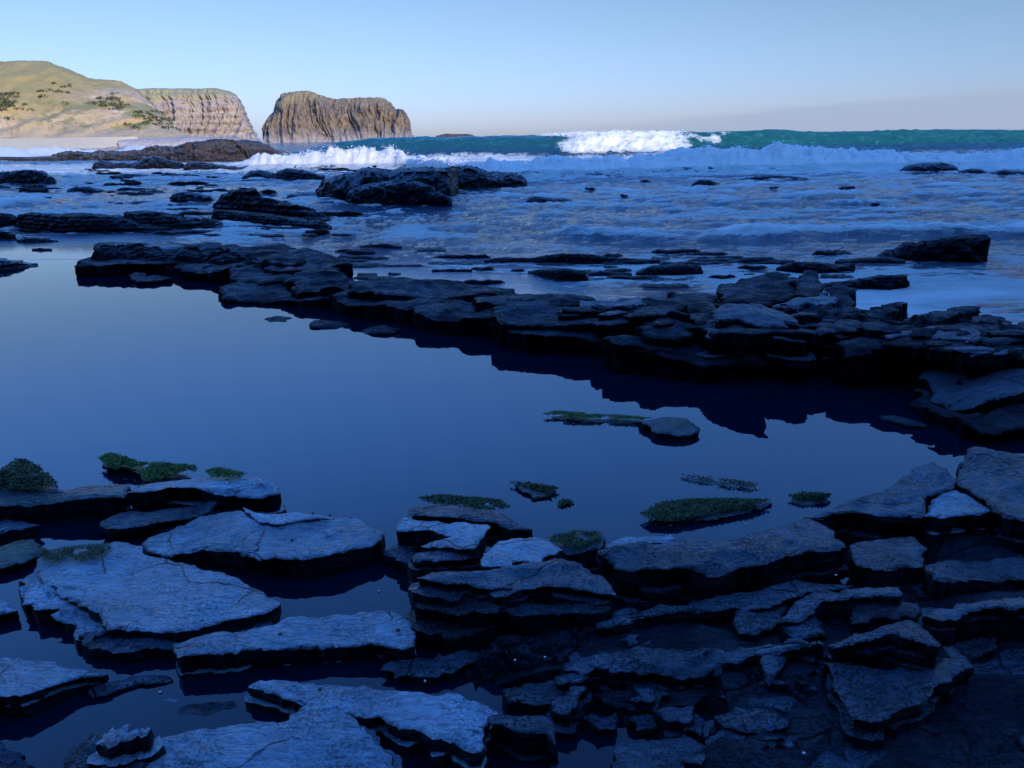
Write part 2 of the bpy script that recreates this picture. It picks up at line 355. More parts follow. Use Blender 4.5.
# ------------------------------------------------------------------ water
# ridge that divides the pool from the sea, as a line on the ground
RL = [(-260, 262), (-20, 262), (70, 262), (180, 262), (300, 280), (430, 300), (560, 320), (700, 340), (830, 350), (930, 360), (1030, 380), (1500, 420)]
RW = np.array([P(a, b, 0)[:2] for a, b in RL])
pool_poly = np.vstack([RW, [[6, -6], [-14, -6], [RW[0][0], RW[0][1] - 1]]])
def water_mat(name, sea):
    m, nt, b = mat(name); N = NB(nt)
    pos = N.n('ShaderNodeNewGeometry').outputs['Position']
    b.inputs['IOR'].default_value = 1.40
    if not sea:
        b.inputs['Base Color'].default_value = (0.0012, 0.006, 0.018, 1); b.inputs['Roughness'].default_value = 0.015
        N.set(b.inputs['Normal'], N.bump(N.noise(N.map(pos, (1, 2, 1)), 1.6, 2), 0.06, 0.02))
        return m
    def at(n): 
        q = N.n('ShaderNodeAttribute'); q.attribute_name = n; return q.outputs['Fac']
    foam, teal = at('foam'), at('teal')
    w1 = N.noise(N.map(pos, (0.8, 1.7, 1)), 1.3, 9, 0.66, 0.8); w2 = N.noise(N.map(pos, (1, 1.5, 1)), 4.2, 7, 0.72, 0.4)
    # lace of foam: ridged veins plus patches
    vein = N.math('ABSOLUTE', N.math('SUBTRACT', w1, 0.5)); vein = N.ramp(vein, 0.0, 0.10, 1, 0)
    tex = N.math('ADD', N.math('MULTIPLY', vein, 0.30), N.math('ADD', N.math('MULTIPLY', w1, 0.65), N.math('MULTIPLY', w2, 0.35)))
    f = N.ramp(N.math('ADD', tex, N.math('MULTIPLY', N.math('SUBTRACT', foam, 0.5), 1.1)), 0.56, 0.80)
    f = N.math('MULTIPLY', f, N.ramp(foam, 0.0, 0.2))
    deep = N.mix(teal, (0.008, 0.030, 0.075, 1), (0.010, 0.085, 0.085, 1))
    stk = N.noise(N.map(pos, (1.3, .6, 3.5)), 1.0, 7, .68, 1.2); deep = N.mix(N.math('MULTIPLY', teal, N.ramp(stk, .48, .72, 0, .8)), deep, (0.035, 0.20, 0.175, 1))
    N.set(b.inputs['Specular IOR Level'], N.ramp(teal, .3, 1, .5, .12))
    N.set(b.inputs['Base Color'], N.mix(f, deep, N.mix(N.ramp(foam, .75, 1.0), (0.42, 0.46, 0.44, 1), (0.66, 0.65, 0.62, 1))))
    N.set(b.inputs['Roughness'], N.math('ADD', N.math('MULTIPLY', f, 0.5), N.math('ADD', N.ramp(teal, .3, 1, 0, .3), N.ramp(foam, 0, .2, .04, .09))))
    bh = N.math('ADD', N.math('MULTIPLY', w2, 0.6), N.math('MULTIPLY', w1, 1.0))
    amp = at('chop'); q = N.n('ShaderNodeBump'); q.inputs['Distance'].default_value = 0.22; N.set(q.inputs['Height'], bh); N.set(q.inputs['Strength'], amp)
    N.set(b.inputs['Normal'], q.outputs[0])
    return m
POOL = water_mat('pool_water', False); SEA = water_mat('sea_water', True)
# pool sheet
pp = [Vector(p) for p in pool_poly]
r = delaunay_2d_cdt(pp, [(i, (i + 1) % len(pp)) for i in range(len(pp))], [list(range(len(pp)))], 1, 1e-4)
mk('tide_pool', [(v.x, v.y, 0) for v in r[0]], [list(f) for f in r[2]], POOL, kind='structure')

# sea: fan-shaped grid, finer rows where the waves stand
rows = [4.5]
while rows[-1] < 36: rows.append(rows[-1] * (1 + max(0.0045, 0.0009 * rows[-1] ** 1.0)) if rows[-1] < 8 else rows[-1] + rows[-1] ** 2 / (H * F) * 0.75)
while rows[-1] < 58: rows.append(rows[-1] + 0.16)
while rows[-1] < 68: rows.append(rows[-1] + 0.4)
while rows[-1] < 84: rows.append(rows[-1] + 0.13)
while rows[-1] < 30000: rows.append(rows[-1] * 1.018 + .1)
rows = np.array(rows); az = np.radians(np.linspace(-46, 44, 860))
D, Az = np.meshgrid(rows, az, indexing='ij')
X = D * np.tan(Az); Y = D.copy(); 
Pn = 512 + F * X / (Y * math.cos(PITCH) + H * math.sin(PITCH) * .5)     # bearing, only to place each wave along its crest
def wave(c, amp, front, back, x_amt):
    """c = crest line Y(x); steep front towards the shore"""
    t = Y - c; return amp * x_amt * np.where(t < 0, np.exp(-(t / front) ** 2), np.exp(-(t / back) ** 2))
U = X / Y                                   # bearing
def ub(px): return (px - 512) / F * 1.0 / math.cos(PITCH) * 1.0
near = sm(6, 16, Y)
sdp = np.full(X.shape, 50.0)
msk = (Y < 22) & (np.abs(X) < 40)
Qm = np.c_[X[msk], Y[msk]]; dd = seg_dist(Qm, RW if False else pool_poly); ins = inside(Qm, pool_poly); sdp[msk] = np.where(ins, -dd, dd)
edge = sm(0.1, 2.5, sdp)
calm = sm(-4.2, -2.0, X * 10 / np.maximum(Y, 1) + 0.0 * Y) # calmer in the channel on the left close to shore
left_calm = 1 - (1 - sm(-.50, -.36, U)) * (1 - sm(15, 20, Y))
chop = edge * left_calm * (1 - .7 * (1 - sm(11, 16, Y)) * (1 - sm(.05, .2, U)))
lowf = fbm(X * .22, Y * .42, o=4, s=3); mid = fbm(X * .9, Y * 1.9, o=5, s=8, g=.6)
Zs = chop * (0.05 * near * lowf * sm(8, 25, Y) * 2 + 0.11 * (0.25 + 1.0 * sm(10, 22, Y)) * mid) * (1 - .5 * sm(300, 900, Y))
Zs += 0.5 * sm(120, 400, Y) * fbm(X * .02, Y * .03, o=3, s=30) * (1 - sm(2000, 5000, Y))
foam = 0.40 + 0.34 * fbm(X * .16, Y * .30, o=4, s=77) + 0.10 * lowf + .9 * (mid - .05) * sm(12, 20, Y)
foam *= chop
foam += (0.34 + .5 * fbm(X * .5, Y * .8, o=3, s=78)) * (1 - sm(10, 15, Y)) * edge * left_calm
# low bore rolling in at about 15-17 m on the right
c0 = 15.6 + 1.0 * vn(X * .25, 0 * X, s=5) ; a0 = sm(.00, .10, U) * (0.75 + .4 * vn(X * .8, 0 * X, s=6))
b0 = wave(c0, .20, .35, 1.6, a0); Zs += b0 * (1 + .5 * fbm(X * 3, Y * 3, o=4, s=11)); foam += .55 * sm(.05, .15, b0) - .35 * a0 * np.exp(-((Y - c0 + .8) / .5) ** 2) * sm(0, .3, mid + .3)
c0 = 25 + 2 * vn(X * .12, 0 * X, s=15); a0 = (0.6 + .6 * vn(X * .3, 0 * X, s=16)); b1 = wave(c0, .16, .8, 3, a0); Zs += b1; foam += .2 * sm(.08, .2, b1)
# near wall of white water (in the shade), crest at about 42 m, farther and lower on the left
cN = 43 + 2.0 * vn(X * .09, 0 * X, s=25) + 14 * (1 - sm(-.15, -.03, U))
aN = (0.93 + .20 * vn(X * .35, 0 * X, s=26) + .18 * vn(X * 1.3, 0 * X, s=27)) * (1 - .1 * (1 - sm(-.12, .0, U))) * (1 - sm(-.37, -.45, U) * 0)
aN = aN * (sm(-.40, -.30, U) * .9 + .1)
bN = wave(cN, .95, 1.0, 4.5, aN * (1 + .28 * vn(X * .16, 0 * X, s=28) + .12 * vn(X * 3, 0 * X, s=29)))
tx = fbm(X * 2.0, Y * 1.8, o=5, s=31, g=.68)
Zs += bN * (1 + .32 * tx) + np.where(bN > .5, .10 * np.abs(fbm(X * 4, Y * 4, o=3, s=33)), 0)
foam = np.maximum(foam, sm(.10, .40, bN) * (1.0 + .25 * tx))
foam = np.maximum(foam, .85 * sm(-6, -2, Y - cN) * (1 - sm(2, 14, Y - cN)) * (0.75 + .5 * lowf))
# big swell with the green face, crest at about 78 m
cB = 79 + 1.5 * vn(X * .05, 0 * X, s=45)
aB = (0.92 + .05 * vn(X * .12, 0 * X, s=46)) * (sm(-.34, -.16, U) * .93 + .07) * (1 + .10 * np.exp(-((U - .25) / .12) ** 2)) * (1 - .10 * sm(.45, .75, U))
bB = wave(cB, 2.12, 2.6, 8, aB)
brk = sm(.035, .095, U + .022 * vn(X * .5, Y * .7, s=59)) * (1 - sm(.20, .235, U + .01 * vn(Y * 3, X * 0, s=2)))
Zs += bB + brk * (bB > .5) * (.10 + .40 * fbm(X * 1.2, Y * 1.4, o=5, s=55, g=.62)) + .04 * bB * fbm(X * .5, Y * .8, o=4, s=56)
# hard white lip tumbling in front
foam = np.where(Y > 66, np.where(Y < 110, .12 + .1 * lowf, .22 * (1 - sm(110, 300, Y))), foam)
foam = np.maximum(foam, brk * sm(.25, .7, bB) * (1.25 + .3 * fbm(X * 1.1, Y, o=3, s=57)))
lace = 0
foam = np.maximum(foam, (sm(.195, .21, U) * (1 - sm(.25, .29, U))) * sm(.6, 1.6, bB) * (.55 + .9 * fbm(X * .9, Y * .9, o=4, s=58)))
foam = np.maximum(foam, .95 * sm(-14, -10, Y - cB) * (1 - sm(-5, -1.5, Y - cB)) * (1 - .55 * sm(.28, .36, U)) * (.85 + .5 * lowf) * sm(-.30, -.2, U))
# surf by the beach and round the rocks, far left
foam = np.maximum(foam, 1.15 * (1 - sm(-.42, -.33, U)) * sm(85, 95, Y) * (1 - sm(135, 190, Y)) * (.9 + .4 * lowf))
surf = wave(118 + 5 * vn(X * .1, 0 * X, s=65), 1.25, 1.4, 9, (1 - sm(-.46, -.40, U)) * sm(-.72, -.6, U) * (.8 + .4 * vn(X * .3, 0 * X, s=66)))
Zs += surf * (1 + .3 * tx)
foam = np.maximum(foam, (1 - sm(-.30, -.22, U)) * .8 * sm(50, 60, Y) * (1 - sm(66, 85, Y)))
teal = sm(.3, 1.4, bB) * (.45 + .55 * sm(.10, .24, U)) * (1 - .2 * sm(1.8, 2.2, bB)) + .35 * sm(60, 90, Y)
chp = chop * (1 - .55 * sm(.3, 1.4, bB)) * .8 * (1 - .7 * sm(200, 3000, Y)) + .02
keep = sdp > -0.5
nr_, nc_ = X.shape; idx = np.arange(nr_ * nc_).reshape(nr_, nc_)
q = np.stack([idx[:-1, :-1], idx[:-1, 1:], idx[1:, 1:], idx[1:, :-1]], -1)
kf = (keep[:-1, :-1] & keep[:-1, 1:] & keep[1:, 1:] & keep[1:, :-1])
Zs = np.where(sdp < 0.3, np.minimum(Zs, -0.004), Zs)
fc = q[kf]; used = np.unique(fc); rm = np.full(nr_ * nc_, -1); rm[used] = np.arange(len(used)); fc = rm[fc]
Vv = np.stack([X, Y, Zs], -1).reshape(-1, 3)[used]
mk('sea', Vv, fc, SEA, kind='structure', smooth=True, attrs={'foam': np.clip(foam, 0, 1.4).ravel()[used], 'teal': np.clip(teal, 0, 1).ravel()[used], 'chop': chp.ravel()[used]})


# flying spray off the breaking crest and the white-water wall
def spray(spots, label, cat='spray'):
    V = []; Fc = []
    for (cx, cy, cz, sx, sy, sz, n, s0) in spots:
        for _ in range(n):
            p = np.array([cx + random.uniform(-1, 1) * sx, cy + random.gauss(0, sy), cz + abs(random.gauss(0, sz))])
            r_ = s0 * random.uniform(.3, 1) ; b_ = len(V)
            for v in ((1, 1, 1), (1, -1, -1), (-1, 1, -1), (-1, -1, 1)):
                V.append(p + np.array(v) * r_ * np.array([random.uniform(.6, 1.6), 1, random.uniform(.5, 1.1)]))
            Fc += [[b_, b_ + 1, b_ + 2], [b_, b_ + 3, b_ + 1], [b_, b_ + 2, b_ + 3], [b_ + 1, b_ + 3, b_ + 2]]
    mk('wave_spray', V, Fc, SPRAY, label, cat, kind='stuff')
def hz(x, y): 
    r_ = int(np.argmin(np.abs(rows - y))); c_ = int(np.argmin(np.abs(X[r_] - x))); return Zs[r_, c_]
S1 = []
for u in np.linspace(.05, .225, 60):
    yy = 78.5 + random.uniform(-1.2, .6); S1.append((u * yy, yy, hz(u * yy, yy) - .08, .8, .5, .14, 60, .035))
spray(S1, 'white spray flying off the breaking crest of the green wave')
S2 = []
for u in np.linspace(-.02, .72, 150):
    x_ = u * 43; c_ = int(np.argmin(np.abs(U[0] - u))); r_ = int(np.argmin(np.abs(rows - 43))); yy = float(cN[r_, c_]) + random.uniform(-.4, .3)
    S2.append((u * yy, yy, hz(u * yy, yy) - .06, .4, .3, random.choice([.04, .07, .13]), 45, .016))
spray(S2, 'fine shaded spray along the top of the near white water')
S3 = []
for u in np.linspace(-.29, -.05, 50):
    c_ = int(np.argmin(np.abs(U[0] - u))); r_ = int(np.argmin(np.abs(rows - 52))); yy = float(cN[r_, c_]) + random.uniform(-.6, .6)
    S3.append((u * yy, yy, hz(u * yy, yy) - .05, .5, .4, .12, 40, .024))
spray(S3, 'sunlit spray over the white water in front of the sea stack')

# ------------------------------------------------------------------ the ground under everything
gx = np.linspace(-16, 14, 420); gy = np.linspace(-8, 24, 460); GX, GY = np.meshgrid(gx, gy)
region = np.array([P(a, b, 0)[:2] for a, b in [(560, 622), (700, 600), (900, 580), (925, 520), (1020, 470), (1300, 470), (1500, 1400), (470, 1400), (600, 850), (690, 720), (560, 712), (470, 690), (440, 650)]])
Q = np.c_[GX.ravel(), GY.ravel()]; d = seg_dist(Q, region); ins = inside(Q, region); sdr = np.where(ins, d, -d).reshape(GX.shape)
gz = -0.30 + .36 * sm(-.12, .16, sdr) + .05 * fbm(GX * 3, GY * 3, o=5, s=90)
q = (GY - GX * .2) * 6 + fbm(GX * 2, GY * 2, o=3, s=91); gz += .018 * (np.floor(q) % 3)
ridge = np.array([P(a, b, 0)[:2] for a, b in [(78, 270), (190, 276), (330, 297), (450, 311), (500, 326), (560, 343), (640, 353), (720, 368), (800, 371), (870, 370), (905, 386), (960, 410), (1100, 414), (1300, 420)]] +
                 [P(a, b, .36 if a > 450 else .2)[:2] for a, b in [(1300, 322), (1060, 322), (980, 318), (900, 316), (800, 300), (700, 303), (600, 299), (480, 293), (350, 284), (300, 266), (200, 250), (95, 248)]])
def body(GX, GY, lo, hi):
    Q = np.c_[GX.ravel(), GY.ravel()]; d = seg_dist(Q, ridge); ins = inside(Q, ridge); sd_ = np.where(ins, d, -d).reshape(GX.shape)
    sd_ = sd_ + .10 * fbm(GX * 2.2, GY * 2.2, o=4, s=96)
    hh = lo + (hi - lo) * sm(-5, -1, GX)
    st_ = .5 * sm(-.06, .05, sd_) + .5 * sm(.16, .24, sd_)
    q = (GY - GX * .2) * 4 + fbm(GX * 2, GY * 2, o=3, s=94)
    return st_ * (hh + .03 * (np.floor(q) % 3) + .10 * fbm(GX * 3, GY * 4, o=5, s=95, g=.6))
gz -= .3 * sm(-.3, 0, np.where(inside(np.c_[GX.ravel(), GY.ravel()], ridge), 1., -1.).reshape(GX.shape))
back = sm(-.2, -1.5, GY); gz = gz + back * (.5 + .2 * fbm(GX, GY, o=3, s=99))
idx = np.arange(GX.size).reshape(GX.shape)
fc = np.stack([idx[:-1, :-1], idx[:-1, 1:], idx[1:, 1:], idx[1:, :-1]], -1).reshape(-1, 4)
mk('rock_shelf_ground', np.stack([GX, GY, gz], -1).reshape(-1, 3), fc, RIDGE, kind='structure')
gx = np.linspace(-9, 6.5, 560); gy = np.linspace(4.2, 14.5, 370); GX, GY = np.meshgrid(gx, gy)
gz = body(GX, GY, .24, .33); gz = gz - .25 + .22 * np.minimum(1, gz / .1) - .0
gz += .06 * np.minimum(1, np.maximum(gz, 0) / .1) * (np.abs(fbm(GX * 3, GY * 7, o=4, s=295, g=.5)) * 1.5 - .3)
idx = np.arange(GX.size).reshape(GX.shape)
fc = np.stack([idx[:-1, :-1], idx[:-1, 1:], idx[1:, 1:], idx[1:, :-1]], -1).reshape(-1, 4)
km = (gz > -.12).ravel()[fc].any(1)
mk('rock_shelf_ground', np.stack([GX, GY, gz], -1).reshape(-1, 3), fc[km], RIDGE, kind='structure')
# finer patch of the same ground close to the camera
nx, ny = 620, 420
gx = np.linspace(-.9, 2.6, nx); gy = np.linspace(1.0, 3.9, ny); GX, GY = np.meshgrid(gx, gy)
Q = np.c_[GX.ravel(), GY.ravel()]; d = seg_dist(Q, region); ins = inside(Q, region); sdr = np.where(ins, d, -d).reshape(GX.shape)
gz = -0.12 + .155 * sm(-.08, .14, sdr + .05 * fbm(GX * 7, GY * 7, o=4, s=92)) + .05 * fbm(GX * 4, GY * 5, o=6, s=93, g=.6)
q = (GY - GX * .2) * 9 + 1.5 * fbm(GX * 3, GY * 3, o=4, s=91); fr = q - np.floor(q)
gz += .05 * np.abs(fbm(GX * 6, GY * 8, o=5, s=193, g=.6)) - .02
gz += .024 * (np.floor(q) % 3 + sm(.7, 1, fr) * np.where(np.floor(q) % 3 == 2, -2, 1))
tq = 5.5 * fbm(GX * 3.2, GY * 4.6, o=4, s=393, g=.55) + GY * 5; tf = tq - np.floor(tq)
gz += .030 * (sm(.72, 1, tf) - tf * .9) + .016 * (_h(np.floor(tq), np.floor(GX * 3 + .4 * tq), np.zeros_like(tq), 5))
cl = np.abs(fbm(GX * 9, GY * 9, o=3, s=97)); gz += .012 * (1 - sm(0, .4, cl)) + .012 * fbm(GX * 40, GY * 40, o=3, s=98, g=.6)
gz = np.where((GX > 2.55) | (GX < -.85) | (GY < 1.05) | (GY > 3.85), -.4, gz)
idx = np.arange(GX.size).reshape(GX.shape)
fc = np.stack([idx[:-1, :-1], idx[:-1, 1:], idx[1:, 1:], idx[1:, :-1]], -1).reshape(-1, 4)
mk('rock_shelf_ground', np.stack([GX, GY, gz], -1).reshape(-1, 3), fc, GROUND, kind='structure')
# sea bed under the open water
mk('seabed', [(-60000, -400, -6), (60000, -400, -6), (60000, 40000, -6), (-60000, 40000, -6)], [[0, 1, 2, 3]], SAND, kind='structure')

# unseen cliff inferred behind the photographer, rim shaped to shade near rocks and water
nx, ny = 180, 60
CX, T = np.meshgrid(np.linspace(-140, 260, nx), np.linspace(0, 1, ny))
edgeY = -14 + 3 * vn(CX * .05, 0 * CX, s=71) - .06 * np.maximum(CX, 0)
hc = 23.6 + 5.0 * sm(35, 56, CX) + 1.5 * vn(CX * .04, 0 * CX, s=72) + .8 * vn(CX * .25, 0 * CX, s=73)
tt = np.clip(T / .6, 0, 1); CYf = edgeY + 5 * (1 - tt) ** 1.5; CZ = hc * tt ** .8 - 1 * (1 - tt)
CY = CYf - 220 * np.clip((T - .6) / .4, 0, 1) ** 1.5; CZ = CZ + 4 * np.clip((T - .6) / .4, 0, 1)*0
CY += 1.6 * fbm(CX * .2, CZ * .3, o=5, s=74) * (T < .6)
idx = np.arange(CX.size).reshape(CX.shape)
fc = np.stack([idx[:-1, :-1], idx[:-1, 1:], idx[1:, 1:], idx[1:, :-1]], -1).reshape(-1, 4)
CLIFF = rock_mat('cliff_rock', (0.10, 0.09, 0.07, 1), (0.05, 0.045, 0.045, 1), k=0.06, rmin=.8, rmax=.95)
mk('cliff', np.stack([CX, CY, CZ], -1).reshape(-1, 3), fc, CLIFF, kind='structure')

# ------------------------------------------------------------------ far land
def land_mat(name, kind):
    m, nt, b = mat(name); N = NB(nt)
    g = N.n('ShaderNodeNewGeometry'); pos = g.outputs['Position']
    sep = N.n('ShaderNodeSeparateXYZ'); N.set(sep.inputs[0], g.outputs['True Normal']); ps = N.n('ShaderNodeSeparateXYZ'); N.set(ps.inputs[0], pos)
    big = N.noise(pos, .035, 6, .6); med = N.noise(pos, .22, 6, .65)
    if kind == 'hill':
        c = N.mix(N.ramp(big, .40, .60), (0.30, 0.225, 0.09, 1), (0.42, 0.275, 0.14, 1))
        c = N.mix(N.ramp(N.math('ADD', big, N.math('MULTIPLY', med, .35)), .72, .80), c, (0.54, 0.40, 0.26, 1))
        low = N.ramp(ps.outputs[2], 18, 4); c = N.mix(N.math('MULTIPLY', low, .75), c, (0.40, 0.30, 0.19, 1))
        top = N.ramp(ps.outputs[2], 21, 28); c = N.mix(N.math('MULTIPLY', top, .85), c, (0.28, 0.22, 0.07, 1))
        gr = N.math('MULTIPLY', N.ramp(N.noise(N.map(pos, (1, 1, 1.6)), .05, 6, .70), .47, .56), N.ramp(N.math('ABSOLUTE', N.math('SUBTRACT', ps.outputs[2], 13)), 9, 4))
        c = N.mix(N.math('MULTIPLY', gr, .8), c, (0.15, 0.155, 0.05, 1)); lay_ = N.noise(N.map(pos, (.12, .12, 1.3)), 1.0, 5, .6); c = N.mix(N.ramp(lay_, .52, .66, 0, .4), c, (0.24, 0.17, 0.10, 1)); c = N.mix(N.ramp(med, .56, .66, 0, .45), c, (0.16, 0.13, 0.075, 1))
        hb = N.math('ADD', N.math('MULTIPLY', big, 2), med)
    else:
        warm, cool = ((0.38, 0.30, 0.225, 1), (0.24, 0.195, 0.17, 1)) if kind == 'head' else ((0.215, 0.155, 0.10, 1), (0.07, 0.058, 0.052, 1))
        st = N.noise(N.map(pos, (.25, .25, 1.6) if kind == 'head' else (1.2, 1.2, .10)), .5 if kind == 'head' else .45, 7, .68, .5)
        c = N.mix(N.ramp(st, .36, .62), cool, warm)
        c = N.mix(N.ramp(med, .52, .68, 0, .6), c, (0.09, 0.075, 0.07, 1))
        htop = (26, 33) if kind == 'head' else (17, 24)
        tp = N.ramp(N.math('ADD', ps.outputs[2], N.math('MULTIPLY', N.math('SUBTRACT', big, .5), 14)), *htop)
        c = N.mix(N.math('MULTIPLY', tp, .85), c, (0.25, 0.19, 0.10, 1) if kind != 'head' else (0.29, 0.25, 0.12, 1))
        lo = N.ramp(ps.outputs[2], 9, -2); c = N.mix(N.math('MULTIPLY', lo, .5), c, (0.40, 0.38, 0.40, 1))  # pale sea haze painted into the colour towards the base
        hb = st
    N.set(b.inputs['Base Color'], c); b.inputs['Roughness'].default_value = .95
    N.set(b.inputs['Normal'], N.bump(hb, .8, .9)); return m
HILL = land_mat('grassy_hill', 'hill'); HEAD = land_mat('headland_rock', 'head'); STACK = land_mat('stack_rock', 'stack')
outcrop(None, [(263, 137), (264, 129), (269, 120), (277, 111), (281, 100), (288, 93), (304, 90.3), (318, 92), (337, 97.8), (349, 98), (380, 96.2), (388, 98), (394, 105), (396.5, 111), (400, 109.5), (405, 110), (408, 114), (410, 121), (412.5, 134), (416, 137)],
        139.5, 60, STACK, name='sea_stack', N=340, Mv=90, rough=.5, columns=.16, dist=450,
        sect=[(0, -.3), (0, 0), (.05, .3), (.13, .66), (.21, .86), (.34, .97), (.5, 1), (.8, .95), (.95, .6), (1, 0)])
o = bpy.data.objects['sea_stack']; o['label'] = 'flat topped brown sea stack of columned rock standing in the sea'; o['category'] = 'sea stack'
outcrop(None, [(60, 88), (139, 88), (160, 86.6), (222, 86.8), (234, 89), (241, 94), (245, 104), (250, 121), (255, 132), (258, 139)],
        140, 110, HEAD, name='headland', N=340, Mv=90, rough=.28, columns=.10, strata=.12, dist=560, kind='structure', topfrac=.25,
        sect=[(0, -.3), (0, 0), (.04, .3), (.09, .62), (.15, .82), (.25, .95), (.4, 1), (.8, 1), (.95, .6), (1, 0)])
outcrop(None, [(-420, 30), (-160, 48), (-60, 56), (0, 59), (33, 60), (63, 62.5), (82, 69), (100, 77.5), (126, 81.5), (140, 88), (152, 100), (166, 118), (178, 130), (190, 138.5)],
        141, 150, HILL, name='grassy_hill', N=420, Mv=110, rough=.2, columns=.02, dist=330, kind='structure', topfrac=.5,
        sect=[(0, -.2), (0, 0), (.06, .12), (.14, .3), (.24, .56), (.33, .76), (.42, .92), (.5, 1), (.7, 1), (.9, .7), (1, 0)])
outcrop(None, [(118, 140.5), (140, 138.5), (170, 137.5), (190, 136.5), (225, 137.5), (262, 139)], 141.2, 30, HEAD, name='shore_platform', N=200, Mv=30, rough=.5, dist=300, kind='structure')
# beach
bp = [(-500, 139.3), (0, 139.0), (60, 139.3), (125, 140), (140, 141.2), (120, 143), (60, 144.2), (0, 145.3), (-500, 152)]
bw = [PY(a, b, {True: 300, False: 150}[i < 5]) for i, (a, b) in enumerate(bp)]
B = []
for t in np.linspace(0, 1, 24):
    for u in np.linspace(-500, 138, 90):
        Yf = 250 + 60 * float(sm(60, 140, u)); Yd = 325 + (Yf - 325) * t; q = PY(u, 140, Yd)
        B.append((q[0], Yd, 3.6 * (1 - t) ** 1.1 - .25 * t ** 6 + .1 * float(vn(q[0] * .05, Yd * .1, s=4))))
idx = np.arange(24 * 90).reshape(24, 90); fc = np.stack([idx[:-1, :-1], idx[1:, :-1], idx[1:, 1:], idx[:-1, 1:]], -1).reshape(-1, 4)
mk('beach', B, fc, SAND, kind='structure', smooth=True)
# scrub on the hill, one mass of bushes
dg = bpy.context.evaluated_depsgraph_get(); hill = bpy.data.objects['grassy_hill']
hv = np.array([v.co[:] for v in hill.data.vertices]) + np.array(hill.location)
# front face vertices within the bands where the photograph shows scrub
def pix(p):
    v = p - np.array([0, 0, H]); d = v @ FW; return 512 + F * (v @ CR) / d, 384 - F * (v @ CU) / d
V = []; Fc = []
hv = hv[hv[:, 1] < 400]; hn = fbm(hv[:, 0] * .09, hv[:, 2] * .15, o=3, s=200)
for p, nn in zip(hv, hn):
    a, b = pix(p)
    dens = max(math.exp(-((a - 104) / 30) ** 2 - ((b - 108 - (a - 104) * .16) / 8) ** 2), .8 * math.exp(-((a - 8) / 12) ** 2 - ((b - 100) / 9) ** 2), .5 * math.exp(-((a - 150) / 16) ** 2 - ((b - 118) / 9) ** 2), .3 * math.exp(-((a - 55) / 22) ** 2 - ((b - 98) / 12) ** 2))
    if nn > -.12 and random.random() < dens * .40:
        r_ = random.uniform(.6, 1.7)
        for k in range(18):
            u_ = Vector((random.gauss(0, 1), random.gauss(0, 1), abs(random.gauss(0, 1)) * .8)).normalized() * r_ * random.uniform(.7, 1.05)
            c_ = Vector(p) + Vector((u_.x * 1.5, u_.y, u_.z * .7)); e1 = Vector((random.gauss(0, 1), random.gauss(0, 1), random.gauss(0, 1))).normalized() * .5; e2 = Vector((random.gauss(0, 1), random.gauss(0, 1), random.gauss(0, 1))).normalized() * .5
            b_ = len(V); V += [c_ + e1, c_ + e2, c_ - e1, c_ - e2]; Fc.append([b_, b_ + 1, b_ + 2, b_ + 3])
mk('hill_scrub', V, Fc, SHRUB, 'dark green scrub growing on the slope of the hill', 'scrub', kind='stuff')
# ------------------------------------------------------------------ rocks out in the sea
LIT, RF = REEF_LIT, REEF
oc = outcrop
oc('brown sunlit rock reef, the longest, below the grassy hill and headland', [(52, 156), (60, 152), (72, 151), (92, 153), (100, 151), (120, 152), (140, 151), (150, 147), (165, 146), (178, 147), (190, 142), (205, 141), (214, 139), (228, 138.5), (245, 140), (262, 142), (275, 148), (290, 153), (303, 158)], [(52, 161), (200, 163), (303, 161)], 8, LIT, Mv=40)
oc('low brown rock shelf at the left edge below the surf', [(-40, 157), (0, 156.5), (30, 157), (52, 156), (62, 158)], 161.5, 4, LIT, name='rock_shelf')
oc('long black humped rock in front of the brown reef', [(92, 168), (96, 162), (104, 160), (114, 163), (124, 163), (136, 163), (146, 157), (160, 156), (170, 160), (183, 162), (186, 168)], [(92, 170), (186, 169.5)], 3.5, RF, Mv=36)
oc('small black rock just right of the long humped rock', [(184, 168), (190, 161), (205, 162), (222, 165), (240, 167), (243, 169)], 170, 2.5, RF)
oc('round black rock at the left edge under the surf', [(-10, 176), (0, 172), (12, 171), (32, 169), (45, 171), (56, 178), (57, 183)], [(-10, 184), (57, 184)], 2, RF, Mv=32)
oc('thin dark rock awash at the far left edge', [(-20, 186), (0, 184), (10, 186)], 188, 1, RF)
oc('flat black rock awash left of centre of the channel', [(113, 176), (125, 173.5), (140, 174), (150, 176)], 177, 1.3, RF)
oc('tiny flat black rock right of the channel rock', [(161, 175), (168, 172), (180, 175)], 176, 1, RF)
oc('low black rock in blue water under the round left rock', [(67, 190), (78, 186), (90, 186.5), (104, 190), (107, 192)], 192.5, 1, RF)
oc('small low rock between the two channel ledges', [(145, 192), (155, 189), (166, 192)], 193, .7, RF)
oc('black rock with a bumpy top above the long left ledge', [(170, 201), (174, 194), (185, 191.5), (200, 193), (212, 196), (216, 203)], 204, 1.1, RF)
oc('flat black rock lying left of the bumpy topped rock', [(125, 204), (135, 200.5), (155, 201.5), (170, 205)], 206, .8, RF)
oc('thin dark rock showing above the water near the left edge', [(38, 203), (45, 200.5), (55, 201), (66, 204)], 205, .5, RF)
oc('black slab in the surf above the large central reef, left one', [(240, 166), (250, 162), (270, 162), (283, 164), (300, 166)], 168, 2.5, RF)
oc('black boulder ridge at the left of the central reef', [(242, 177), (252, 171), (262, 170), (275, 173), (288, 168), (305, 170), (325, 176)], 179, 2, RF)
oc('low dark rock in foam left of the stack', [(318, 163), (330, 160), (350, 163), (372, 166)], 167.5, 1.8, RF)
oc('thin dark rock in foam under the stack', [(372, 166), (385, 164.5), (400, 166.5)], 168, 1.2, RF)
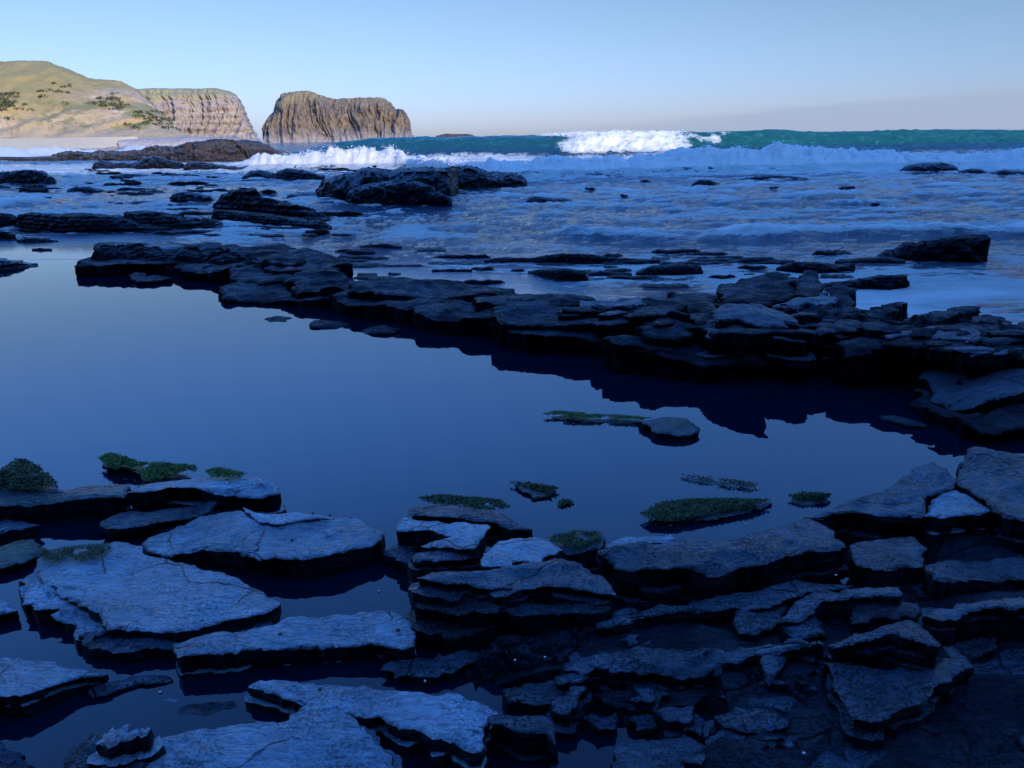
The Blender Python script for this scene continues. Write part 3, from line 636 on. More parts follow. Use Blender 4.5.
oc('largest black reef in the middle of the bay with a rounded front', [(318, 190), (326, 180), (340, 176), (352, 174), (362, 170), (372, 168), (392, 171), (405, 167), (430, 168), (450, 167), (470, 166.5), (488, 172), (505, 173), (520, 176), (527, 183)], [(318, 203), (340, 205), (450, 203), (460, 190), (527, 187)], 4, RF, Mv=44)
oc('rounded black rock at the front of the largest reef', [(345, 203), (352, 189), (370, 184), (400, 180), (420, 181), (438, 190), (452, 200)], 206.5, 1.3, RF, Mv=34)
oc('low dark rock joined to the left of the largest reef', [(284, 200), (290, 194), (310, 193), (325, 194), (345, 199)], 203, 1.2, RF)
oc('small hump backed rock alone in blue water right of the largest reef', [(525, 202), (530, 196.5), (540, 196), (552, 198.5), (564, 198), (574, 201)], 203.5, .9, RF)
oc('tiny black rock alone in the middle of the bay', [(640, 181), (645, 179), (650, 181)], 182, .5, RF)
oc('small black rock with a rounded top in the middle of the bay', [(692, 184), (698, 179.5), (710, 180), (720, 184)], 185.5, .9, RF)
oc('low dark rock awash right of the middle of the bay', [(740, 179), (755, 176.5), (775, 175), (800, 177), (812, 179)], 180, .8, RF)
oc('black rock in front of the white water at right', [(899, 171), (905, 165.5), (920, 163), (940, 162), (953, 165), (959, 171)], 172, 2, RF)
oc('low black rock just right of the rock in the white water', [(959, 171), (970, 168.5), (980, 169), (986, 172)], 173, 1, RF)
oc('low black rock at the right edge in front of white water', [(990, 173), (1003, 169.5), (1015, 171), (1040, 172)], 174, 1, RF)
oc('large dark wedge shaped rock lying in the surf at right', [(878, 256), (895, 251), (903, 246), (935, 240), (960, 236), (978, 234.5), (985, 240), (986, 260)], [(878, 260), (986, 262)], .9, RIDGE, Mv=34, topfrac=.3)
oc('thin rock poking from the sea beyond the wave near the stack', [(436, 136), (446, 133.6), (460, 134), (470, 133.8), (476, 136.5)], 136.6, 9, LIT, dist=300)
oc('low dark rock reaching left from the wedge shaped rock', [(835, 262), (860, 258), (885, 257), (905, 260)], 263, .35, RIDGE)

# ledges in the channel left of the ridge
LF = dict(strata=.22, rough=.9, topfrac=.5)
oc('dark ledge at the far left edge above the pool', [(-60, 212), (0, 213), (15, 214), (21, 220)], 226, .9, RIDGE, **LF)
oc('long black ledge with a pale wet hollow, left of the channel', [(18, 222), (22, 214), (35, 212), (60, 214), (85, 212), (105, 214), (125, 216), (150, 224), (170, 228)], [(18, 229), (60, 234), (170, 232)], 1.5, RIDGE, Mv=40, **LF)
oc('black ledge reaching right from the one with the wet hollow', [(125, 219), (128, 211), (150, 210), (165, 212), (185, 217), (215, 220), (240, 223)], [(125, 231), (180, 229), (240, 225)], 1.3, RIDGE, Mv=36, **LF)
oc('dark ledge at the left of the upper channel reef', [(212, 219), (216, 209), (235, 210), (260, 213), (290, 217), (320, 221), (332, 226)], [(212, 222), (332, 229)], 1.2, RIDGE, Mv=36, **LF)
oc('bumpy dark reef rock behind the upper channel ledge', [(215, 206), (222, 197), (232, 191), (245, 187), (258, 188), (265, 196), (285, 201), (310, 209), (330, 217)], [(215, 212), (330, 221)], 1.6, RIDGE, Mv=36, **LF)
oc('thin green black rock spit at the left edge in the calm pool', [(-60, 228), (0, 229), (10, 230), (16, 233)], 240, .35, MOSSY, **LF)
oc('lower green black rock spit pointing right from the left edge', [(-60, 256), (0, 258), (15, 260), (36, 265)], [(-60, 276), (36, 266)], .4, MOSSY, **LF)
oc('small green topped stone in calm water beside the left spits', [(17, 239), (25, 236), (45, 237), (58, 240)], 242.5, .3, MOSSY, **LF)
oc('tiny flat stone in calm water under the green topped stone', [(32, 250), (40, 247.5), (52, 250)], 250.5, .12, RIDGE, **LF)
oc('thin dark rock above the ridge where the wash runs through', [(360, 246), (385, 243), (402, 247)], 248.5, .25, RIDGE, **LF)
oc('long thin black rock in pale wash, middle of the picture', [(484, 260), (505, 257), (530, 258), (560, 253), (590, 254), (620, 258), (660, 260)], 263, .3, RIDGE, **LF)
oc('humped black rock in pale wash above the ridge', [(528, 272), (540, 269), (570, 268.5), (584, 271), (588, 279)], [(528, 274), (560, 281), (588, 281)], .35, RIDGE, **LF)
oc('small dark rock right of the humped rock in the wash', [(588, 274), (600, 270.5), (615, 272), (632, 275)], 276, .25, RIDGE, **LF)
oc('flat black rock in wash left of the long flat slabs', [(636, 272), (650, 265.5), (675, 263.5), (700, 265), (703, 272)], [(636, 275), (703, 274)], .4, RIDGE, **LF)
oc('flat dark rock, upper one in the right wash', [(726, 262), (745, 257), (770, 256.5), (778, 260)], 264, .35, RIDGE, **LF)
oc('long flat dark rock in the right wash', [(776, 268), (790, 261.5), (815, 262), (835, 265), (853, 263), (855, 269)], [(776, 271), (815, 274), (855, 271)], .4, RIDGE, **LF)
oc('thin dark wedge rock between the two slab groups', [(823, 286), (850, 280), (880, 275), (905, 275), (909, 284)], [(823, 287), (890, 290), (909, 288)], .35, RIDGE, **LF)
oc('low thin rock left of the ridge in pale wash', [(432, 271), (450, 268.5), (472, 271)], 272, .15, RIDGE, **LF)

# ------------------------------------------------------------------ the ridge between pool and sea
def sl(lab, pts, h, m=RIDGE, **k):
    if not isinstance(h, tuple): q = random.uniform(-.035, .035); h = (h - q, h + q, random.uniform(-.02, .05))
    h = (h[0] * .85, h[1] * .85, h[2])
    return slab(lab, pts, h, m, **{**dict(zb=max(-.08, min(h[0], h[1]) - .26), taper=-.05, out=.6, jag=1.6, relief=1.3), **k})
sl('ledge at the back left of the ridge, nearest the channel', [(93, 241), (120, 240), (150, 241), (200, 244), (228, 248), (226, 254), (180, 256), (130, 256), (103, 254)], .13, RIDGE)
sl('leftmost slab of the ridge, jutting into the calm pool', [(75, 262), (90, 257), (130, 256), (180, 258), (184, 264), (150, 266), (110, 267), (80, 267)], .17, RIDGE)
sl('small rounded stone under the leftmost ridge slab', [(129, 277), (138, 272), (155, 273), (168, 276), (150, 280), (136, 281)], .07, RIDGE, cat='stone')
sl('layered ridge block in front, second from the left end', [(174, 262), (182, 257), (215, 257), (240, 262), (243, 268), (215, 270), (182, 268)], .22, RIDGE, out=1.3)
sl('long slab across the back of the left ridge', [(190, 250), (240, 247), (290, 252), (345, 260), (352, 264), (300, 266), (240, 262), (195, 257)], .22, RIDGE)
sl('thin slab of the back ridge touching the bright wash', [(205, 244), (260, 244), (310, 250), (350, 259), (330, 262), (280, 257), (220, 250)], .17, RIDGE)
sl('middle slab of the left ridge with pale streak', [(225, 268), (262, 262), (300, 267), (330, 272), (300, 281), (255, 281), (228, 276)], .20, RIDGE, out=1.3)
sl('low front slab of the left ridge above the pool', [(215, 287), (240, 281), (300, 283), (345, 292), (330, 299), (270, 298), (222, 294)], .12, RIDGE, out=1.2)
sl('rounded boulder on the ridge beside a small bright puddle', [(287, 279), (300, 271), (330, 269), (350, 274), (356, 283), (330, 287), (300, 287)], .28, RIDGE, name='boulder', cat='boulder', dome=.03)
sl('ridge slab right of the puddle with long diagonal face', [(330, 292), (370, 285), (420, 290), (452, 297), (440, 306), (395, 305), (350, 301)], .24, RIDGE, out=1.3)
sl('back slab of the ridge middle, edge against bright wash', [(350, 281), (400, 279), (445, 281), (500, 287), (520, 292), (470, 296), (400, 292), (352, 288)], .33, RIDGE)
sl('small square stone jutting from the ridge foot into the pool', [(432, 312), (445, 309), (458, 311), (455, 320), (434, 321)], .12, RIDGE, cat='stone')
sl('dark front step of the ridge middle', [(400, 305), (450, 301), (500, 308), (505, 318), (460, 320), (415, 315)], .20, RIDGE)
sl('second back slab of the ridge, left of centre', [(470, 291), (520, 289), (580, 293), (600, 299), (540, 304), (480, 300)], .38, RIDGE)
sl('long ridge slab with a bright edge above the pool', [(490, 309), (540, 303), (600, 307), (640, 312), (635, 322), (560, 322), (500, 318)], .35, RIDGE, out=1.2)
sl('lower ridge step with a pale worn rim', [(500, 330), (560, 325), (630, 327), (642, 333), (600, 340), (530, 338)], .20, RIDGE)
sl('pale broken slab behind the ridge centre', [(575, 297), (610, 293), (660, 295), (665, 302), (620, 306), (580, 305)], .40, RIDGE_L)
sl('dark slab behind the ridge centre, right of the pale one', [(640, 296), (690, 296), (722, 303), (715, 312), (670, 311), (642, 305)], .40, RIDGE)
sl('ridge slab left of the capped block', [(636, 324), (660, 320), (688, 321), (694, 328), (690, 336), (650, 336)], .40, RIDGE)
sl('squared dark block low in the ridge face', [(606, 341), (640, 334), (690, 334), (708, 340), (690, 350), (620, 348)], .27, RIDGE)
sl('long dark foot slab under the capped block', [(640, 350), (690, 346), (780, 346), (812, 352), (790, 360), (700, 362)], .22, RIDGE)
sl('broad slab under the rounded cap slab', [(700, 328), (722, 322), (760, 320), (800, 326), (813, 337), (800, 342), (760, 334), (705, 334)], (.44, .40, 0), RIDGE_L, out=1.2)
sl('rounded cap slab lying on top of the ridge', [(710, 313), (728, 306), (760, 305), (785, 311), (803, 321), (790, 325), (750, 321), (712, 320)], .52, RIDGE_L, zb=.32, taper=-.02, dome=.01)
sl('low rock behind the cap slab', [(668, 290), (690, 289), (714, 292), (712, 299), (680, 300)], .34, RIDGE)
sl('cracked dark rock behind the cap slab', [(716, 285), (740, 279), (780, 275), (800, 279), (806, 292), (790, 300), (760, 304), (722, 300)], (.30, .36, .04), RIDGE)
sl('jagged upright crag behind the tilted block', [(795, 280), (806, 274), (816, 275), (821, 288), (812, 296), (798, 293)], .42, RIDGE, out=1.5, name='crag', cat='crag')
sl('tilted block with a smooth pale face on the ridge', [(776, 305), (800, 295), (826, 288), (838, 291), (832, 300), (800, 312), (780, 314)], (.36, .46, .04), RIDGE_L)
sl('black square block beside the tilted pale one', [(828, 289), (845, 287), (853, 291), (856, 301), (838, 304), (832, 296)], .44, RIDGE)
sl('broken pale rock surrounding the puddle on the ridge', [(812, 326), (838, 321), (862, 325), (858, 335), (838, 341), (820, 346), (826, 334)], .30, RIDGE_L, jag=2)
sl('low wet rock left of the ridge puddle', [(800, 322), (822, 321), (828, 328), (808, 332)], .34, RIDGE)
sl('dark rock strip behind the ridge puddle', [(835, 312), (870, 306), (900, 300), (904, 306), (870, 316), (840, 320)], .26, RIDGE)
sl('black ridge rock with a thin bright brow, right of the puddle', [(836, 348), (850, 341), (880, 337), (903, 339), (905, 348), (880, 352), (845, 356)], .33, RIDGE)
sl('long pale layered slab sloping up to the right', [(846, 345), (870, 331), (900, 322), (940, 314), (965, 314), (966, 322), (930, 334), (902, 343), (895, 338)], (.33, .40, 0), RIDGE_L, out=1.2)
sl('thin dark wedge slab lying above the pale layered slab', [(898, 320), (930, 312), (955, 308), (976, 306), (980, 311), (950, 316), (905, 324)], (.38, .42, 0), RIDGE, lay=.03)
sl('long dark slab behind the right end of the ridge', [(905, 342), (940, 326), (975, 316), (1005, 317), (1010, 325), (970, 340), (910, 348)], (.34, .40, 0), RIDGE)
sl('dark rounded rock at the right edge of the ridge', [(1000, 326), (1015, 319), (1060, 318), (1070, 332), (1010, 338)], .38, RIDGE)
sl('dark ridge block filling the gap under the layered slab', [(900, 354), (940, 346), (1010, 335), (1060, 335), (1060, 348), (1000, 352), (930, 362)], .13, RIDGE)
sl('great pale cracked slab of the big block at the right edge', [(921, 372), (945, 360), (985, 353), (1060, 342), (1080, 372), (1040, 388), (995, 400), (960, 407), (935, 397)], (.12, .28, .12), RIDGE_L, out=.8, taper=.03, zb=-.06)
sl('broken lower corner of the big right block at the waterline', [(912, 398), (935, 392), (965, 404), (995, 402), (985, 414), (955, 420), (930, 412)], .10, RIDGE, jag=1.6)
sl('black foot of the big right block dipping into the pool', [(960, 416), (1000, 404), (1060, 396), (1080, 420), (1030, 428), (980, 428)], .13, RIDGE)
for i in range(150):                        # thin broken stones strewn over the ridge
    for _ in range(60):
        a_, b_ = random.uniform(100, 1020), random.uniform(245, 350)
        g_ = P(a_, b_, .3)[:2]
        if inside(np.array([g_]), ridge)[0] and seg_dist(np.array([g_]), ridge)[0] > .12: break
    w_ = random.uniform(9, 34) * (.7 + b_ / 700); k_ = random.uniform(.08, .2); t_ = random.uniform(-.18, .1); n_ = random.randint(5, 8)
    pl_ = [(a_ + w_ * math.cos(q_) * random.uniform(.7, 1.1), b_ + w_ * k_ * math.sin(q_) * random.uniform(.7, 1.2) + t_ * w_ * math.cos(q_)) for q_ in np.linspace(0, 2 * math.pi, n_, endpoint=False)]
    hh_ = (.21 if a_ < 450 else .32) + random.uniform(-.05, .10) - (.12 if a_ < 260 else 0)
    slab('small broken stone lying among the larger slabs of the ridge', pl_, (hh_, hh_ + random.uniform(-.03, .05), 0), random.choice([RIDGE, RIDGE, RIDGE, RIDGE_L]), cat='stone', name='stone', zb=hh_ - .14, out=.4, group='small broken stones along the ridge', jag=1.5)
# low broken shelves awash in the bay: thin flat outcrops, too many to tell apart
for (xa, xb, ya, yb_, n_, w0, w1, t0) in [(0, 345, 184, 240, 62, 12, 60, 2.4), (90, 500, 165, 186, 30, 8, 40, 1.8), (340, 900, 250, 290, 60, 12, 60, 2.6), (540, 1040, 168, 215, 7, 6, 22, 1.6)]:
    for i in range(n_):
        a_, b_ = random.uniform(xa, xb), random.uniform(ya, yb_); w_ = random.uniform(w0, w1) * .5; t_ = t0 * random.uniform(.6, 1.5); sl_ = random.uniform(-.03, .05) * w_
        if ya > 250 and b_ > 268 + (a_ - 340) * .03 + 14: continue
        pr_ = [(a_ - w_, b_ - .4)] + [(a_ + w_ * f_, b_ - t_ * random.uniform(.5, 1.1) + sl_ * f_) for f_ in (-.75, -.4, -.1, .2, .5, .8)] + [(a_ + w_, b_ - .2)]
        oc('thin black rock barely above the wash, one of many', pr_, [(a_ - w_, b_ + .5), (a_, b_ + t_ * .45), (a_ + w_, b_ + .4)], random.uniform(.25, .7) * (60 / (b_ - 120)) ** .7, RIDGE, group='thin black rocks awash in the shallows', topfrac=.5, Mv=16, minh=.01)
# stones standing in the pool
st = lambda lab, pts, h, m=RIDGE, **k: slab(lab, pts, h, m, **{**dict(zb=-.06, cat='stone', name='stone', out=.6, taper=.15, relief=.7), **k})
st('leftmost of three low stones off the ridge foot', [(261, 317), (275, 314), (292, 315), (297, 318), (280, 321), (266, 320)], .03)
st('middle and largest of three low stones off the ridge foot', [(309, 320), (322, 317), (342, 318), (350, 322), (335, 325), (312, 325)], .04)
st('rightmost of three low stones off the ridge foot', [(363, 328), (376, 324), (392, 326), (402, 329), (385, 333), (368, 332)], .035)
st('slim flat stone off the foot of the right block', [(876, 412), (895, 413), (918, 419), (929, 426), (905, 424), (885, 419)], .03)
st('triangular dark stone at the end of the green spit in the pool', [(638, 421), (655, 418), (685, 419), (703, 430), (678, 436), (655, 431)], .045, MOSSY)
st('thin green spit of rock reaching across the pool', [(542, 413), (560, 412), (600, 414), (640, 418), (652, 422), (600, 420), (560, 418)], .02, MOSSY)
st('dark hooked sliver hanging off the green spit', [(560, 418), (575, 422), (588, 430), (583, 431), (566, 423)], .008, MOSSY)
st('slim weedy stone awash, right of the pool centre', [(681, 476), (715, 479), (745, 481), (762, 485), (748, 488), (715, 484), (685, 479)], .012, MOSSY)
st('small weedy stone right of the long weed patch', [(788, 497), (805, 494), (830, 495), (834, 500), (812, 505), (795, 502)], .015, MOSSY)
st('small dark weedy stone alone in the middle of the near pool', [(512, 484), (530, 485), (558, 488), (550, 495), (534, 499), (524, 492)], .015, MOSSY)
st('long weedy stone between the pool centre and the right slabs', [(655, 506), (690, 500), (735, 500), (772, 501), (750, 509), (715, 519), (675, 518)], .03, MOSSY)

# ------------------------------------------------------------------ near slabs, left
slab('weedy rock at the left edge with a dark sloping face', [(-60, 498), (0, 490), (30, 487), (80, 485), (132, 484), (130, 495), (94, 497), (36, 500), (0, 503), (-60, 510)], .13, MOSSY)
slab('smooth lower rock under the weedy rock at the left edge', [(-60, 520), (0, 515), (34, 518), (40, 524), (0, 531), (-60, 540)], .07, DARK)
slab('slab with bright green weed behind it, upper left', [(124, 491), (140, 484), (158, 478), (200, 474), (250, 477), (279, 485), (276, 494), (240, 494), (205, 490), (160, 490)], .15, PALE, out=.6)
slab('dark boulder under the green weeded slab', [(98, 519), (110, 512), (135, 508), (165, 507), (200, 502), (225, 500), (200, 512), (165, 520), (130, 524), (104, 525)], .10, DARK, name='boulder', cat='boulder')
slab('pale wavy slab with a ragged black front, left of centre', [(141, 541), (150, 533), (170, 523), (200, 516), (240, 511), (252, 519), (270, 523), (300, 516), (325, 513), (355, 515), (386, 533), (376, 545), (350, 550), (330, 558), (300, 562), (262, 564), (240, 558), (225, 552), (200, 551), (160, 553), (145, 549)], (.08, .10, .02), PALE, relief=1.3, out=.8)
slab('thin raised lip along the back of the pale wavy slab', [(243, 509), (262, 515), (285, 514), (310, 511), (355, 514), (330, 518), (300, 521), (275, 526), (255, 523)], .125, PALE, zb=.0, out=.3)
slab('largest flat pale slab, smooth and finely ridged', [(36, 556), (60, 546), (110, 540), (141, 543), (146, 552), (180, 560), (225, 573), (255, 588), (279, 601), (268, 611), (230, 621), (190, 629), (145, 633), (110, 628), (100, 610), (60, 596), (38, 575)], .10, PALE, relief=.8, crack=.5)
slab('broken left corner beside the largest pale slab', [(20, 575), (38, 560), (60, 575), (96, 606), (112, 628), (90, 628), (50, 612), (24, 596)], .075, PALE, relief=2.2, jag=2.5)
slab('dark layered step under the front of the largest pale slab', [(76, 636), (110, 629), (150, 636), (200, 634), (270, 618), (276, 628), (220, 640), (160, 648), (110, 648), (86, 645)], .055, DARK, jag=1.6)
slab('small broken block at the left of the largest pale slab', [(22, 592), (34, 588), (46, 594), (44, 602), (26, 603)], .07, PALE, jag=1.5)
slab('weedy rubble rock left of the largest pale slab', [(-30, 552), (0, 546), (30, 543), (42, 550), (30, 562), (0, 566), (-30, 570)], .05, MOSSY, jag=2)
slab('little pale slab at the left edge, upper one', [(-40, 606), (0, 603), (16, 605), (22, 609), (0, 614), (-40, 620)], .05, PALE)
slab('long pale slab with a dark crack between the two channels', [(172, 644), (205, 637), (240, 632), (270, 623), (310, 615), (360, 609), (395, 606), (413, 622), (419, 645), (400, 646), (370, 640), (340, 641), (300, 646), (250, 653), (215, 657), (178, 658)], (.085, .10, 0), PALE, relief=1.5)
slab('rough low ledge right of the long cracked slab', [(378, 664), (420, 656), (476, 649), (484, 660), (455, 667), (430, 675), (395, 674)], .05, DARK, jag=1.6)
slab('pale slab with a dark rim at the left edge', [(-60, 660), (0, 654), (25, 653), (60, 660), (90, 666), (108, 673), (72, 679), (54, 686), (23, 692), (-60, 702)], (.12, .07, 0), PALE, relief=.8)
slab('thin dark tail of the left edge slab', [(84, 688), (110, 678), (140, 674), (172, 671), (178, 675), (130, 684), (92, 693)], .025, DARK)
slab('pale faced small boulder at the bottom left', [(92, 724), (110, 717), (138, 713), (144, 722), (143, 738), (120, 742), (96, 742)], (.15, .20, .03), PALE, name='boulder', cat='boulder', out=1.0, zb=-.05, taper=.04, jag=2.2, relief=2)
slab('dark foot of the bottom left boulder', [(62, 756), (86, 735), (100, 728), (120, 760), (146, 740), (142, 790), (60, 790)], (.05, .10, 0), DARK, jag=2, relief=2)
slab('low rocks at the very bottom left corner', [(-40, 745), (0, 738), (20, 752), (40, 770), (20, 800), (-40, 800)], .02, DARK, jag=2)
slab('broad rounded slab cut by the bottom edge', [(138, 766), (160, 738), (190, 728), (240, 722), (290, 716), (340, 714), (368, 728), (392, 752), (402, 790), (380, 840), (180, 840), (140, 800)], (.06, .03, .06), PALE, relief=1.4, taper=.5)
slab('long pale slab curving down to a blunt end, bottom centre', [(248, 684), (262, 679), (294, 680), (364, 685), (440, 693), (484, 702), (500, 712), (486, 726), (484, 744), (470, 749), (440, 737), (406, 724), (373, 714), (341, 711), (318, 720), (302, 712), (305, 703), (272, 692)], (.08, .12, 0), PALE, relief=1.2)
slab('small dark block at the left end of the curving slab', [(288, 712), (300, 708), (312, 711), (310, 718), (291, 719)], .095, PALE)
slab('squat dark block right of the curving slab end', [(486, 714), (500, 710), (548, 713), (557, 726), (553, 744), (545, 732), (500, 724), (488, 724)], .12, DARK)
slab('submerged hump just under the water, bottom left', [(170, 706), (195, 700), (240, 698), (240, 708), (200, 716), (172, 716)], .004, BLACK, relief=.4, taper=.8)
slab('tiny flat stone in the water near the bottom left', [(162, 700), (172, 696), (182, 698), (174, 703)], .004, PALE, name='stone', cat='stone', relief=.3)

# ------------------------------------------------------------------ near slabs, centre
slab('thin back plate of the central rock pile', [(408, 508), (412, 504), (440, 503), (500, 512), (534, 529), (500, 525), (460, 519), (410, 514)], .20, DARK)
slab('bright split block on the central rock pile', [(394, 528), (405, 518), (460, 521), (489, 524), (482, 538), (476, 547), (452, 543), (420, 545), (430, 540), (454, 534), (431, 528), (396, 532)], (.17, .26, 0), PALE)
slab('dark lower half of the split block', [(412, 552), (430, 545), (476, 547), (480, 556), (440, 558), (414, 558)], .20, DARK)
slab('pale leaf shaped slab leaning on the central pile', [(483, 564), (487, 548), (494, 540), (542, 536), (564, 550), (534, 559)], (.24, .17, 0), PALE, relief=.7)
slab('weedy flat rock right of the pale leaf shaped slab', [(545, 537), (575, 531), (602, 532), (605, 544), (580, 552), (566, 550)], .14, MOSSY)
slab('main bed of the central rock pile', [(412, 574), (440, 569), (481, 569), (520, 561), (565, 556), (588, 567), (608, 580), (613, 592), (585, 590), (560, 586), (520, 585), (488, 590), (470, 580), (430, 578)], (.26, .20, 0), DARK, out=1.3)
slab('rounded knob on the front of the central bed', [(487, 590), (496, 583), (515, 581), (520, 588), (505, 596), (490, 597)], .22, DARK, name='boulder', cat='boulder', dome=.01)
slab('lower tier of the central pile, left and deep in shade', [(414, 595), (440, 590), (480, 592), (502, 602), (498, 614), (460, 612), (418, 604)], .17, BLACK, out=1.4)
slab('lower tier of the central pile with a bright streak', [(498, 609), (515, 603), (560, 604), (600, 598), (612, 602), (600, 612), (555, 614), (510, 616)], .15, BLACK)
slab('jagged dark shards at the left foot of the central pile', [(384, 548), (405, 544), (420, 556), (416, 566), (400, 560), (388, 556)], .06, DARK, jag=3)

# ------------------------------------------------------------------ near slabs, right of centre
slab('thin pale plate at the back of the long right slab', [(596, 546), (615, 537), (640, 532), (668, 529), (674, 535), (640, 540), (604, 548)], .12, PALE)
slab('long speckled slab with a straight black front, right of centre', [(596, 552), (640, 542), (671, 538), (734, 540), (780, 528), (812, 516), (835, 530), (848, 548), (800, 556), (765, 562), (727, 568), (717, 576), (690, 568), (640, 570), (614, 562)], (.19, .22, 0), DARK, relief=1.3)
slab('low slab under the long speckled one', [(596, 626), (650, 611), (722, 598), (798, 581), (857, 585), (820, 592), (790, 602), (770, 612), (735, 610), (690, 612), (640, 620), (600, 632)], (.10, .15, 0), DARK)
slab('smooth dark face below the low slab', [(735, 613), (772, 608), (786, 604), (775, 622), (757, 636), (738, 634)], (.11, .10, .03), BLACK, relief=.4)
slab('arched rock with a bright brow, right', [(780, 620), (790, 606), (806, 594), (850, 587), (899, 583), (903, 590), (870, 595), (830, 598), (810, 606), (795, 618)], (.16, .22, 0), DARK)
slab('rounded mound under the arched rock', [(784, 630), (795, 615), (812, 611), (826, 620), (828, 634), (806, 638)], .14, DARK, name='boulder', cat='boulder', jag=2, dome=.02)
slab('long uneven ledge in deep shade, lower centre', [(560, 664), (600, 657), (650, 650), (744, 648), (815, 641), (830, 645), (790, 652), (744, 658), (700, 669), (660, 672), (600, 672), (565, 672)], (.10, .15, 0), DARK, jag=1.8, relief=1.8)
slab('pointed pale shard between two black hollows', [(760, 652), (786, 650), (786, 662), (776, 680), (770, 684), (764, 668)], (.13, .12, .03), DARK)
slab('sharp topped block above the hollowed slab', [(826, 640), (860, 632), (909, 620), (920, 628), (938, 643), (942, 650), (920, 646), (890, 634), (850, 642)], (.24, .30, 0), DARK, out=.5)
slab('hollowed slab tilted to the camera, lower right', [(828, 664), (860, 664), (920, 668), (944, 655), (958, 656), (966, 666), (930, 694), (898, 714), (877, 726), (852, 716), (838, 698)], (.14, .20, .02), DARK, relief=.9, taper=.06)
slab('thin rim rock at the right of the hollowed slab', [(940, 650), (952, 646), (966, 656), (972, 668), (962, 668)], .20, DARK)
slab('black slab standing in for the shaded hollow between the shard and the hollowed slab', [(790, 652), (822, 646), (832, 660), (834, 690), (820, 708), (800, 700), (790, 680)], (.06, .08, 0), BLACK)  # black rock colour stands in for the shade of a hollow
slab('small dark block under the uneven ledge', [(720, 712), (740, 706), (772, 708), (790, 720), (788, 728), (760, 726), (728, 722)], .11, DARK, jag=1.4)
slab('row of small lumps at the water, lower centre, left lump', [(584, 722), (596, 714), (616, 713), (622, 722), (604, 732)], .04, DARK, jag=2, name='stone', cat='stone')
slab('middle lump of the small row at the water, lower centre', [(628, 718), (640, 713), (656, 716), (658, 728), (640, 734)], .045, DARK, jag=2, name='stone', cat='stone')
slab('right lump of the small row at the water, lower centre', [(672, 716), (690, 712), (704, 718), (704, 734), (684, 730)], .055, DARK, jag=2, name='stone', cat='stone')
slab('rough flat rock at the bottom edge right of centre', [(618, 752), (650, 741), (690, 738), (706, 744), (704, 800), (620, 800)], .05, DARK, jag=2, relief=1.6)
slab('rough rock at the bottom edge beside the small dark block', [(704, 736), (722, 730), (760, 742), (784, 752), (784, 800), (710, 800)], .07, DARK, jag=2, relief=1.6)

# ------------------------------------------------------------------ near slabs, right
slab('triangular pitted slab pointing back into the pool', [(800, 519), (824, 513), (883, 489), (929, 465), (957, 480), (950, 490), (928, 496), (922, 511), (896, 514), (866, 512), (826, 518)], (.17, .22, 0), DARK, relief=1.5, out=.8)
slab('pale folded slab right of the triangular one', [(925, 515), (928, 500), (938, 487), (957, 486), (975, 497), (992, 508), (962, 512)], (.21, .24, 0), PALE)
slab('large rippled slab at the right edge, sloping', [(958, 480), (962, 460), (972, 451), (1024, 455), (1080, 462), (1090, 525), (1024, 520), (1000, 514), (975, 496)], (.22, .30, 0), DARK, relief=1.8)
slab('squarish ridged block in front of the triangular slab', [(850, 544), (872, 535), (914, 532), (927, 544), (921, 563), (888, 567), (852, 564)], .18, DARK, relief=1.2, out=.6)
slab('long layered slab at right edge behind the black slab', [(930, 568), (960, 560), (997, 554), (1080, 552), (1080, 574), (1012, 576), (971, 578), (932, 583)], .15, DARK, relief=1.3)
slab('small wet rock in the cleft at the right', [(938, 545), (948, 540), (955, 542), (950, 549), (940, 549)], .06, DARK, name='stone', cat='stone')
slab('pebbly rubble rock right of the ridged block', [(918, 566), (934, 560), (936, 580), (926, 600), (914, 592)], .08, DARK, jag=3)
slab('big black slab with a thin lit brow at the right', [(922, 616), (932, 608), (966, 603), (1010, 600), (1090, 600), (1090, 616), (1024, 610), (980, 611), (940, 618)], .24, DARK, out=.7)
slab('low pale slab at the right edge under the black slab', [(966, 668), (990, 656), (1024, 646), (1090, 636), (1100, 700), (1024, 690), (972, 682)], .09, DARK)
slab('dark pitted rock under the low pale slab, bottom right', [(905, 745), (930, 715), (970, 692), (1024, 698), (1100, 710), (1100, 790), (1024, 800), (960, 800), (900, 780)], (.06, .09, 0), DARK, relief=2, jag=1.6, taper=.5)
slab('rough rock at the bottom edge left of the pitted one', [(786, 742), (820, 726), (866, 732), (896, 748), (892, 800), (786, 800)], .06, DARK, relief=2, jag=2, taper=.5)

for i in range(95):                        # rough small stones wedged between the near slabs
    a_, b_ = random.uniform(560, 1040), random.uniform(600, 775)
    w_ = random.uniform(7, 26); k_ = random.uniform(.25, .55); t_ = random.uniform(-.3, .3); n_ = random.randint(5, 8)
    pl_ = [(a_ + w_ * math.cos(q_) * random.uniform(.7, 1.1), b_ + w_ * k_ * math.sin(q_) * random.uniform(.7, 1.2) + t_ * w_ * math.cos(q_)) for q_ in np.linspace(0, 2 * math.pi, n_, endpoint=False)]
    if not inside(np.array([P(a_, b_, 0)[:2]]), region)[0]: continue
    hh_ = random.uniform(.05, .085)
    slab('small rough wet stone wedged between the dark near slabs', pl_, (hh_, hh_ + random.uniform(-.02, .03), 0), DARK, cat='stone', name='stone', zb=-.03, out=.5, group='small rough stones between the near slabs', jag=2, relief=1.5, taper=.2, lay=.03)

